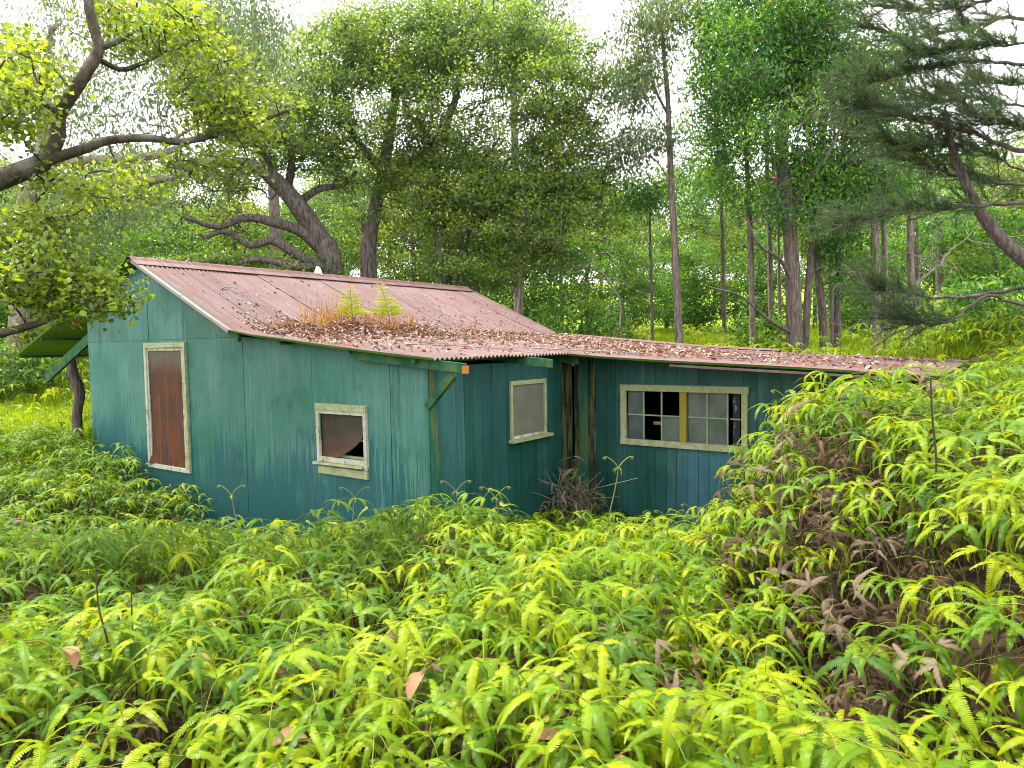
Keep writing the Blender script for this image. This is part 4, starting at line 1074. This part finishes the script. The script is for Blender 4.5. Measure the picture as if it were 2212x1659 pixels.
# T4 the slender tree by the bright sky gap
gum('gum_tree', 41, [(1468, 760), (1462, 620), (1455, 480), (1449, 380), (1446, 290), (1441, 190), (1432, 90), (1428, -60)], .135, .05,
    [(1385, 110, 70, 120, 1.2, 36), (1440, 30, 70, 70, 1.2, 18), (1350, 200, 45, 60, .9, 14), (1400, 300, 50, 45, .8, 12), (1340, 340, 45, 50, .8, 10)], 20.5, 'bark_gum',
    'tall slender gum tree with a bare straight trunk against the white sky', per=80, ln=.17, wd=.05, sig=.30,
    limbs=[([(1450, 395, 0), (1415, 345, -.3), (1370, 335, -.5), (1320, 300, -.6)], .035, .015), ([(1445, 250, 0), (1415, 190, .2), (1400, 110, .3), (1395, 30, .3)], .045, .02), ([(1447, 290, 0), (1410, 235, -.2), (1370, 170, -.3)], .03, .012)])

# T5 the grove on the right
grove = [
 # seed, stem, r0, r1, depth, clouds, bark, label
 (51, [(1716, 770), (1714, 640), (1708, 520), (1700, 420), (1690, 330), (1700, 200), (1712, 80), (1720, -60)], .24, .09, 19, [(1690, 220, 130, 170, 2, 70), (1620, 90, 120, 120, 1.8, 46), (1760, 40, 110, 110, 1.8, 44), (1690, -40, 150, 80, 2, 40), (1690, 440, 80, 60, 1.2, 14)], 'bark_dark', 'thick dark trunk with crooked side limbs leading the grove',
    [([(1708, 620, 0), (1685, 560, -.4), (1640, 530, -.7), (1612, 470, -.8)], .06, .03), ([(1712, 735, 0), (1660, 690, -.5), (1600, 640, -.8), (1530, 620, -1)], .055, .02), ([(1704, 470, 0), (1678, 420, -.2), (1668, 330, -.3), (1640, 230, -.3)], .09, .03), ([(1705, 480, 0), (1740, 400, -.3), (1790, 330, -.5), (1830, 240, -.6)], .07, .03)]),
 (52, [(1738, 770), (1746, 620), (1758, 480), (1770, 360), (1790, 200), (1805, 60), (1815, -60)], .12, .05, 19.6, [(1790, 170, 90, 150, 1.6, 40), (1770, 380, 80, 90, 1.2, 26)], 'bark_dark', 'slim reddish trunk leaning out beside the thick dark trunk', []),
 (53, [(1626, 770), (1624, 620), (1618, 450), (1610, 300), (1590, 150), (1570, 20)], .095, .05, 21, [(1560, 170, 80, 160, 1.8, 60), (1560, 20, 90, 80, 1.6, 24), (1590, 380, 80, 80, 1.3, 26)], 'bark_gum', 'straight grey trunk standing apart before the shady bush', []),
 (54, [(1668, 770), (1664, 600), (1660, 450), (1655, 300), (1650, 120)], .095, .05, 22.5, [(1650, 100, 90, 120, 1.6, 34)], 'bark_gum', 'pale grey straight trunk close behind the thick dark trunk', []),
 (55, [(1687, 770), (1683, 600), (1680, 430), (1675, 250)], .07, .04, 23.5, [(1680, 180, 90, 110, 1.6, 24)], 'bark_gum', 'thin pale trunk half hidden by the thick dark trunk', []),
 (56, [(1566, 765), (1563, 620), (1560, 480), (1552, 330), (1540, 200)], .09, .05, 27, [(1540, 260, 100, 130, 2.2, 40), (1500, 430, 90, 90, 2, 30)], 'bark_dark', 'brown trunk farther back between the slender tree and the grove', []),
 (57, [(1410, 750), (1407, 620), (1404, 500), (1405, 420)], .07, .03, 22, [(1390, 430, 80, 50, 1.4, 24)], 'bark_dark', 'thin dark sapling trunk beside the slender tall tree', []),
 (58, [(1782, 775), (1775, 660), (1765, 560), (1768, 420), (1775, 250)], .14, .07, 20, [(1800, 430, 90, 100, 1.4, 40), (1830, 560, 70, 70, 1.2, 18)], 'bark_dark', 'leaning brown trunk at the far side of the grove', []),
 (59, [(1797, 775), (1795, 660), (1793, 540), (1790, 400)], .07, .04, 20.8, [(1850, 330, 70, 90, 1.2, 18)], 'bark_gum', 'narrow grey trunk between two brown trunks of the grove', []),
 (60, [(1809, 775), (1809, 660), (1810, 540), (1815, 400), (1830, 250)], .12, .06, 20.2, [(1850, 200, 80, 120, 1.4, 40), (1860, 420, 60, 80, 1.2, 20)], 'bark_dark', 'upright brown trunk under the needle tree boughs', []),
 (61, [(1893, 780), (1892, 660), (1890, 520), (1888, 400), (1885, 260)], .14, .08, 19.5, [(1890, 380, 80, 80, 1.2, 26), (1890, 150, 90, 120, 1.4, 26)], 'bark_gum', 'big grey trunk seen through the needle tree', []),
 (62, [(1916, 780), (1914, 660), (1910, 520), (1905, 400)], .09, .06, 20.5, [(1930, 300, 80, 90, 1.2, 18)], 'bark_gum', 'grey trunk leaning against its bigger neighbour behind the needle boughs', []),
 (63, [(1968, 780), (1968, 660), (1966, 560), (1965, 470), (1965, 330)], .11, .07, 21, [(1990, 350, 90, 90, 1.2, 22)], 'bark_gum', 'grey trunk in the sunlit gap below the needle boughs', []),
 (64, [(2030, 770), (2030, 650), (2028, 560), (2030, 430)], .15, .09, 25, [(2060, 420, 100, 100, 1.6, 26)], 'bark_gum', 'stout grey trunk at the back of the sunlit slope', []),
 (65, [(1985, 780), (1983, 690), (1980, 590), (1978, 480)], .10, .07, 23, [(2010, 480, 80, 60, 1.6, 12)], 'bark_dark', 'dark trunk pairing the one in the sunlit gap', []),
]
for (sd_, stem, r0, r1, dep, cl, bk, lb, lm) in grove:
    gum('grove_tree', sd_, stem, r0, r1, cl, dep, bk, lb, per=66, leafmat='leaf_right', ln=.165, wd=.056, sig=.27, nf=1.6, group='trees of the grove', limbs=lm, droop=.9, upb=.5)

# T6 needle tree reaching in from beside the frame
T = Tree(71); D6 = 11.0; g = T.g
b0 = grounded(at(2560, 900, D6)); 
tr = T.limb([b0, at(2480, 720, D6), at(2330, 640, D6), at(2212, 560, D6), at(2140, 490, D6+.1), at(2095, 415, D6+.2), at(2060, 330, D6+.2), at(2040, 240, D6)], .17, .04)
tr2 = T.limb([b0+[.1, 0, 1.0], at(2520, 500, D6), at(2500, 250, D6), at(2480, 0, D6), at(2470, -300, D6)], .24, .1, 1)
fol = []
def bough(pts, r0, fol_from, plates, dz=0.):
    P_ = [at(x, y, D6+dz+random.uniform(-.15, .15)) for x, y in pts]; j = T.near(P_[0])
    ids = T.limb([np.array(T.P[j])]+P_[1:] if np.linalg.norm(np.array(T.P[j])-P_[0]) < 1.2 else [np.array(T.P[j])]+P_, r0, .010, j, n=6, wig=.015)
    n_ = len(ids); return ids
boughs = [
 ([(2500, 430), (2350, 430), (2212, 437), (2080, 446), (1980, 455), (1880, 470), (1835, 485)], .05, 0),
 ([(2500, 250), (2350, 330), (2212, 325), (2100, 285), (2000, 265), (1900, 235), (1850, 225)], .05, -.6),
 ([(2500, 100), (2350, 60), (2212, 40), (2100, 55), (1980, 80), (1880, 60)], .045, .5),
 ([(2480, 150), (2350, 120), (2212, 140), (2100, 130), (2000, 150), (1900, 170), (1850, 190)], .04, -.3),
 ([(2480, 620), (2350, 630), (2212, 622), (2100, 640), (2000, 640), (1930, 625), (1890, 600)], .04, .3),
 ([(2480, 660), (2330, 680), (2212, 660), (2130, 640), (2060, 690), (1990, 700), (1930, 690)], .035, -.2),
 ([(2490, 380), (2350, 400), (2212, 400), (2120, 390), (2030, 370), (1930, 330)], .035, .7),
 ([(2490, 0), (2350, -30), (2212, -20), (2100, 10), (2000, 20), (1900, 10)], .04, 0.),
 ([(2490, 180), (2350, 220), (2212, 230), (2120, 215), (2030, 220), (1950, 250)], .035, .6),
 ([(2490, 300), (2350, 350), (2212, 365), (2130, 330), (2060, 310), (1980, 320), (1900, 300)], .03, .2),
 ([(2490, 200), (2350, 180), (2212, 185), (2130, 180), (2050, 200), (1960, 210)], .03, 1.0),
 ([(2490, 80), (2350, 90), (2212, 95), (2130, 100), (2040, 110), (1960, 115)], .03, -.8),
 ([(2490, 280), (2350, 270), (2230, 280), (2160, 260), (2090, 250)], .03, -.9),
]
NP = []; ND = []
for pts, r0, dz_ in boughs:
    ids = bough(pts, r0, .3, None, dz_)
    m = len(ids)
    for q_ in range(int(m*(.42 if pts[2][1] < 500 else .66)), m):
        p = np.array(T.P[ids[q_]])
        dirv = p-np.array(T.P[ids[q_-1]]); dirv = dirv/(np.linalg.norm(dirv)+1e-9)
        for k in range(3):
            sidev = unit(np.array([dirv[0]*.6+g.normal(0, .5), g.normal(0, .8), g.normal(.12, .35)])+dirv*.6)
            L_ = g.uniform(.35, .8); prev = ids[q_]; q0 = p
            for s_ in range(1, 4):
                pp = p+sidev*L_*s_/3+g.normal(0, .02, 3)+np.array([0, 0, .04*s_])
                T.P.append(pp); T.par.append(prev); T.r.append(.006-.0012*s_); prev = len(T.P)-1
                if g.random() < .93:
                    for _ in range(34):
                        NP.append(q0+(pp-q0)*g.random()); ND.append(unit(sidev*.9+g.normal(0, .5, 3)+np.array([0, 0, .22])))
                q0 = pp
# bare drooping twigs
for _ in range(260):
    j = int(g.integers(len(tr)+len(tr2), len(T.P)*3//4)); p = np.array(T.P[j]); prev = j; d = unit(g.normal(0, 1, 3)*[1, .6, .4]+[-.4, 0, 0])
    for s_ in range(1, 5):
        pp = p+d*.22*s_+np.array([0, 0, -.02*s_*s_*g.uniform(-.5, 1)])+g.normal(0, .015, 3); T.P.append(pp); T.par.append(prev); T.r.append(.006-.001*s_); prev = len(T.P)-1
NP = np.array(NP); ND = np.array(ND); n = len(NP)
sd2 = unit(np.cross(ND, g.normal(0, 1, (n, 3)))); Ln = g.uniform(.10, .22, n)[:, None]; wn = .0042
V = np.stack([NP-sd2*wn, NP+sd2*wn, NP+ND*Ln+[0, 0, 0]], 1).reshape(-1, 3)
V[2::3] += g.normal(0, .01, (n, 3)); TT = np.arange(3*n).reshape(-1, 3)
put_tree('needle_tree', T, 'bark_dark', [(V, TT, np.clip(g.normal(.5, .25, n), 0, 1))], 'needle', 'dark needle tree with flat feathery boughs above the fern bank', crown='needles')

# ------------------------------------------------------------------ backdrop trees, one by one, and shrubs
def simple_tree(seed, h, rcrown, bark, leafmat, ntip=80, per=120, ln=.24, wd=.11, low=.3):
    T = Tree(seed); g = T.g
    T.limb([(0, 0, -.4), (g.normal(0, .1), g.normal(0, .1), h*.35), (g.normal(0, .3), g.normal(0, .3), h*.7), (g.normal(0, .4), g.normal(0, .4), h*.93)], .17, .05)
    tips = []
    while len(tips) < ntip:
        a = g.uniform(-1, 1, 3)
        if a@a < 1: tips.append(np.array([a[0]*rcrown, a[1]*rcrown, h*(low+(1-low)*.5)+a[2]*h*(1-low)*.52]))
    T.grow(tips, .9, .02)
    return T, leaves(tips, per, (.5, .5, .26), ln, wd, g, .8, .5, hi=.08)
protos = []
for k, (h, rc, lm, low) in enumerate(((9.5, 3.0, 'leaf_far', .30), (11, 2.4, 'leaf_gum', .42), (7.5, 2.9, 'shrub', .10), (12, 3.2, 'leaf_ohia', .38))):
    T, L = simple_tree(200+k, h, rc, 'bark_gum', lm, low=low)
    wv_, wq = T.wood(); protos.append((poly_mesh('trunk', wv_, wq, [M['bark_gum' if k % 2 else 'bark_dark']], True), poly_mesh('crown', L[0], L[1], [M[lm]], tint=L[2])))
def place_tree(k, x, y, s, rz, label, group):
    e = bpy.data.objects.new('forest_tree', None); col.objects.link(e); e.location = (x, y, gz(x, y)); e.rotation_euler = (0, 0, rz); e.scale = (s, s, s*random.uniform(.9, 1.1)); tag(e, label, 'tree', group)
    obj('trunk', protos[k][0], e); obj('crown', protos[k][1], e)['kind'] = 'stuff'
LBL = ['yellow green bushy tree in the forest edge behind the house', 'slim grey green tree in the forest edge behind the house', 'low spreading sunlit tree in the forest edge behind the house', 'tall dense green tree in the forest edge behind the house']
GRP = ['bushy trees of the forest edge', 'slim trees of the forest edge', 'low trees of the forest edge', 'tall trees of the forest edge']
spots = []
for (dx, dep, k, s) in [(-60, 30, 0, .9), (130, 28, 2, .9), (260, 33, 3, .8), (380, 29, 2, .8), (520, 36, 0, .9), (650, 33, 2, .9), (790, 38, 3, .9), (900, 34, 0, .9), (1040, 36, 1, .9), (1160, 33, 2, 1.), (1270, 38, 0, .9),
                        (1350, 31, 2, .62), (1440, 40, 2, .8), (1500, 34, 2, .7), (1590, 44, 0, .8), (1640, 33, 2, .7), (1760, 38, 0, .8), (1850, 33, 2, .75), (1930, 40, 3, .8), (2020, 36, 2, .8), (2110, 33, 0, .8), (2210, 38, 3, .9), (2330, 30, 1, .9),
                        (300, 46, 3, 1.), (700, 50, 3, 1.), (1000, 48, 3, 1.0), (1760, 52, 3, .9), (2050, 50, 3, 1.0), (1560, 55, 1, .8), (-220, 25, 3, .9), (1880, 26, 2, .6), (2150, 24, 2, .6), (-160, 20, 2, .6), (20, 25, 2, .55)]:
    p = at(dx, 740, dep); place_tree(k, p[0], p[1], s, random.uniform(0, 6.28), LBL[k], GRP[k])
for k_ in range(46):
    dep = rng.uniform(38, 75); dx = -150+2500*(k_+rng.uniform(0, 1))/46; p = at(dx, 740, dep); k2 = int(rng.choice([0, 2, 1, 0, 3, 1]))
    place_tree(k2, p[0], p[1], rng.uniform(.75, 1.1)*(1. if k2 != 3 else .8)*(dep/50)**.5, random.uniform(0, 6.28), LBL[k2], GRP[k2])
# shrubs
def shrub(px_, py_, dep, rx, rz_, label, n_=26, per=70, ln=.17, wd=.06, mat='shrub', seed=0):
    T = Tree(300+seed); g = T.g; c_ = at(px_, py_, dep); b0 = grounded(c_, -.1)
    T.limb([b0, b0+[.05, 0, rz_*.4], b0+[.0, .05, rz_*.8]], .05, .02)
    tips = []
    while len(tips) < n_:
        a = g.uniform(-1, 1, 3)
        if a@a < 1: tips.append(b0+np.array([a[0]*rx, a[1]*rx*.8, rz_*(.55+.5*a[2])]))
    T.grow(tips, .35, .008, .04)
    put_tree('shrub', T, 'bark_dark', [leaves(tips, per, (.2, .2, .15), ln, wd, g, .7, .5, hi=.12)], mat, label, cat='shrub', crown='foliage')
shrub(1255, 700, 21.5, 1.5, 2.5, 'dark leafy shrub mound behind the back edge of the roof', 50, 80, seed=1)
shrub(1330, 715, 23.5, 1.0, 1.4, 'bright low shrub beside the dark shrub mound', 24, seed=2, mat='leaf_far')
shrub(1640, 745, 22.0, .95, 1.5, 'shady round bush at the foot of the straight grey trunk', 34, seed=3)
shrub(1180, 680, 20.5, 1.0, 2.0, 'fresh green shrub close against the roof end', 30, seed=4)
shrub(110, 800, 19.5, 1.3, 1.8, 'pale green leafy shrub beyond the lean-to', 40, seed=5, mat='leaf_far')
shrub(20, 820, 18.0, 1.2, 1.7, 'tangled shrub below the lowest bough', 34, seed=6, mat='shrub')
shrub(950, 640, 20.2, 1.6, 2.6, 'dense shrub under the double trunked tree', 46, seed=7, mat='leaf_ohia')
shrub(560, 650, 22.2, 2.0, 2.4, 'wide dark shrub under the gnarled limbs', 50, seed=8, mat='leaf_ohia')
shrub(330, 650, 21.5, 1.8, 3.0, 'grey green shrub past the ridge end', 46, seed=9, mat='leaf_gum')
shrub(2150, 740, 12.5, 1.1, 1.3, 'yellow green shrub behind the wing roof end', 36, seed=10, mat='shrub')
shrub(2060, 735, 15.5, 1.0, 1.0, 'small bright shrub on the slope past the wing roof', 26, seed=11, mat='leaf_far')

# sunny grass and ferns behind the house
bl = []
for k in range(4):
    r_ = np.random.default_rng(900+k); n_ = 34
    p = np.c_[r_.normal(0, .16, (n_, 2)), np.zeros(n_)-.03]; tp = p+np.c_[r_.normal(0, .12, (n_, 2)), r_.uniform(.15, .42, n_)]; w_ = unit(np.c_[r_.normal(0, 1, (n_, 2)), np.zeros(n_)])*.009
    bl.append(poly_mesh('tuft', np.stack([p-w_, p+w_, tp], 1).reshape(-1, 3), np.arange(3*n_).reshape(-1, 3), [M['grass']]))
gs = source_collection('grass_source', bl)
n = 24000
yy = rng.uniform(11.5, 42, n)**1.0; xx_ = rng.uniform(-.82, .82, n)*yy
ok = ~in_house(xx_, yy, .3); xx_, yy = xx_[ok], yy[ok]; n = len(xx_)
scatter('meadow_grass', np.c_[xx_, yy, ground(xx_, yy)], np.c_[np.zeros((n, 2)), rng.uniform(0, 6.28, n)], rng.uniform(.6, 1.1, n), rng.integers(0, 4, n), gs, 'sunlit yellow green grass between the trunks behind the house', 'grass')
n = 2600
yy = rng.uniform(12.5, 30, n); xx_ = rng.uniform(-.8, .8, n)*yy
ok = ~in_house(xx_, yy, .3) & (vnoise(xx_, yy, .35, 21) > -.05); xx_, yy = xx_[ok], yy[ok]; n = len(xx_)
scatter('far_ferns', np.c_[xx_, yy, ground(xx_, yy)], np.c_[rng.uniform(-.2, .2, (n, 2)), rng.uniform(0, 6.28, n)], rng.uniform(.7, 1.2, n), rng.integers(0, NV, n), src, 'bright ferns scattered in the grass behind the house', 'ferns')

# small things: crumpled white rag on the ridge, fallen leaves in the ferns, bare dead boughs
rb = h2w(-6.07, 3.42, 1.355)
e = bpy.data.objects.new('white_rag', None); col.objects.link(e); e.location = tuple(rb); tag(e, 'small crumpled white rag draped over the ridge cap', 'rag')
vv = []; ff = []; n1_, n2_ = 9, 16
for i in range(n1_+1):
    for j in range(n2_):
        a = 2*math.pi*j/n2_; t = i/n1_; r_ = .012+.075*t**.8*(1+.28*math.sin(3*a+1)+.15*math.sin(7*a+t*4))
        hgt = .13*(1-t**1.6)-.035*t*(1+math.cos(2*a))+.012*math.sin(5*a+6*t)
        vv.append((r_*math.cos(a)*1.05, r_*math.sin(a)*.8, max(hgt, -.04)))
for i in range(n1_):
    for j in range(n2_):
        k = (j+1) % n2_; ff.append((i*n2_+j, i*n2_+k, (i+1)*n2_+k, (i+1)*n2_+j))
ff.append(tuple(range(n2_-1, -1, -1)))
M['rag'] = plain('dirty_white_cloth', (.62, .6, .56), .9, .1)
obj('cloth', new_mesh('cloth', vv, ff, [M['rag']], smooth=True), e)
M['fallen'] = plain('dry_fallen_leaf', (.26, .14, .07), .7, .2)
n8 = 8; lv = []; lf = []
for i in range(n8+1):
    t = i/n8; w8 = .034*math.sin(math.pi*min(1, t*.96+.02))**.8; zc = .03*math.sin(t*2.6)
    lv += [(t*.15-.075, -w8, zc+w8*.5), (t*.15-.075, 0, zc), (t*.15-.075, w8, zc+w8*.6)]
for i in range(n8): lf += [(3*i, 3*i+1, 3*i+4, 3*i+3), (3*i+1, 3*i+2, 3*i+5, 3*i+4)]
fl_me = new_mesh('blade', lv, lf, [M['fallen']], smooth=True)
for (dx, dy, dep) in [(1190, 1580, 2.5), (2065, 1560, 2.35), (760, 1300, 3.9), (620, 1600, 2.5), (1350, 1640, 2.3), (430, 1420, 3.2), (1500, 1320, 3.6), (1830, 1545, 2.45), (150, 1480, 3.0), (900, 1450, 2.9)]:
    p = at(dx, dy, dep); o = obj('fallen_leaf', fl_me, None, (p[0], p[1], float(canopy(np.array(p[0]), np.array(p[1])))+.02), (rng.uniform(-.5, .5), rng.uniform(-.4, .4), rng.uniform(0, 6.28)))
    tag(o, 'dry brown fallen leaf caught on the fern tops', 'leaf', 'fallen leaves in the ferns')
def dead_bough(pts, dep, r, label, seed):
    T = Tree(seed); P_ = [at(x, y, dep) for x, y in pts]; b0 = grounded(P_[0], -.1); ids = T.limb([b0]+P_, r, r*.35, wig=.03)
    tips = [np.array(T.P[i])+T.g.normal(0, 1, 3)*[.7, .5, .5]+[0, 0, .3] for i in ids[3:] for _ in range(2)]
    T.grow(tips, .3, .012, .05); put_tree('dead_bough', T, 'bark_pale', [], None, label, cat='branch')
dead_bough([(1340, 690), (1335, 640), (1310, 600), (1285, 580), (1265, 585)], 20.8, .05, 'pale bare dead bough arching beside the dark shrub mound', 401)
dead_bough([(1120, 640), (1140, 560), (1180, 510), (1225, 480)], 20.6, .06, 'grey dead bough rising through the lower leaves past the ridge', 402)
dead_bough([(1960, 700), (1975, 620), (2020, 580), (2050, 540)], 17, .06, 'crooked grey dead bough below the needle tree', 403)
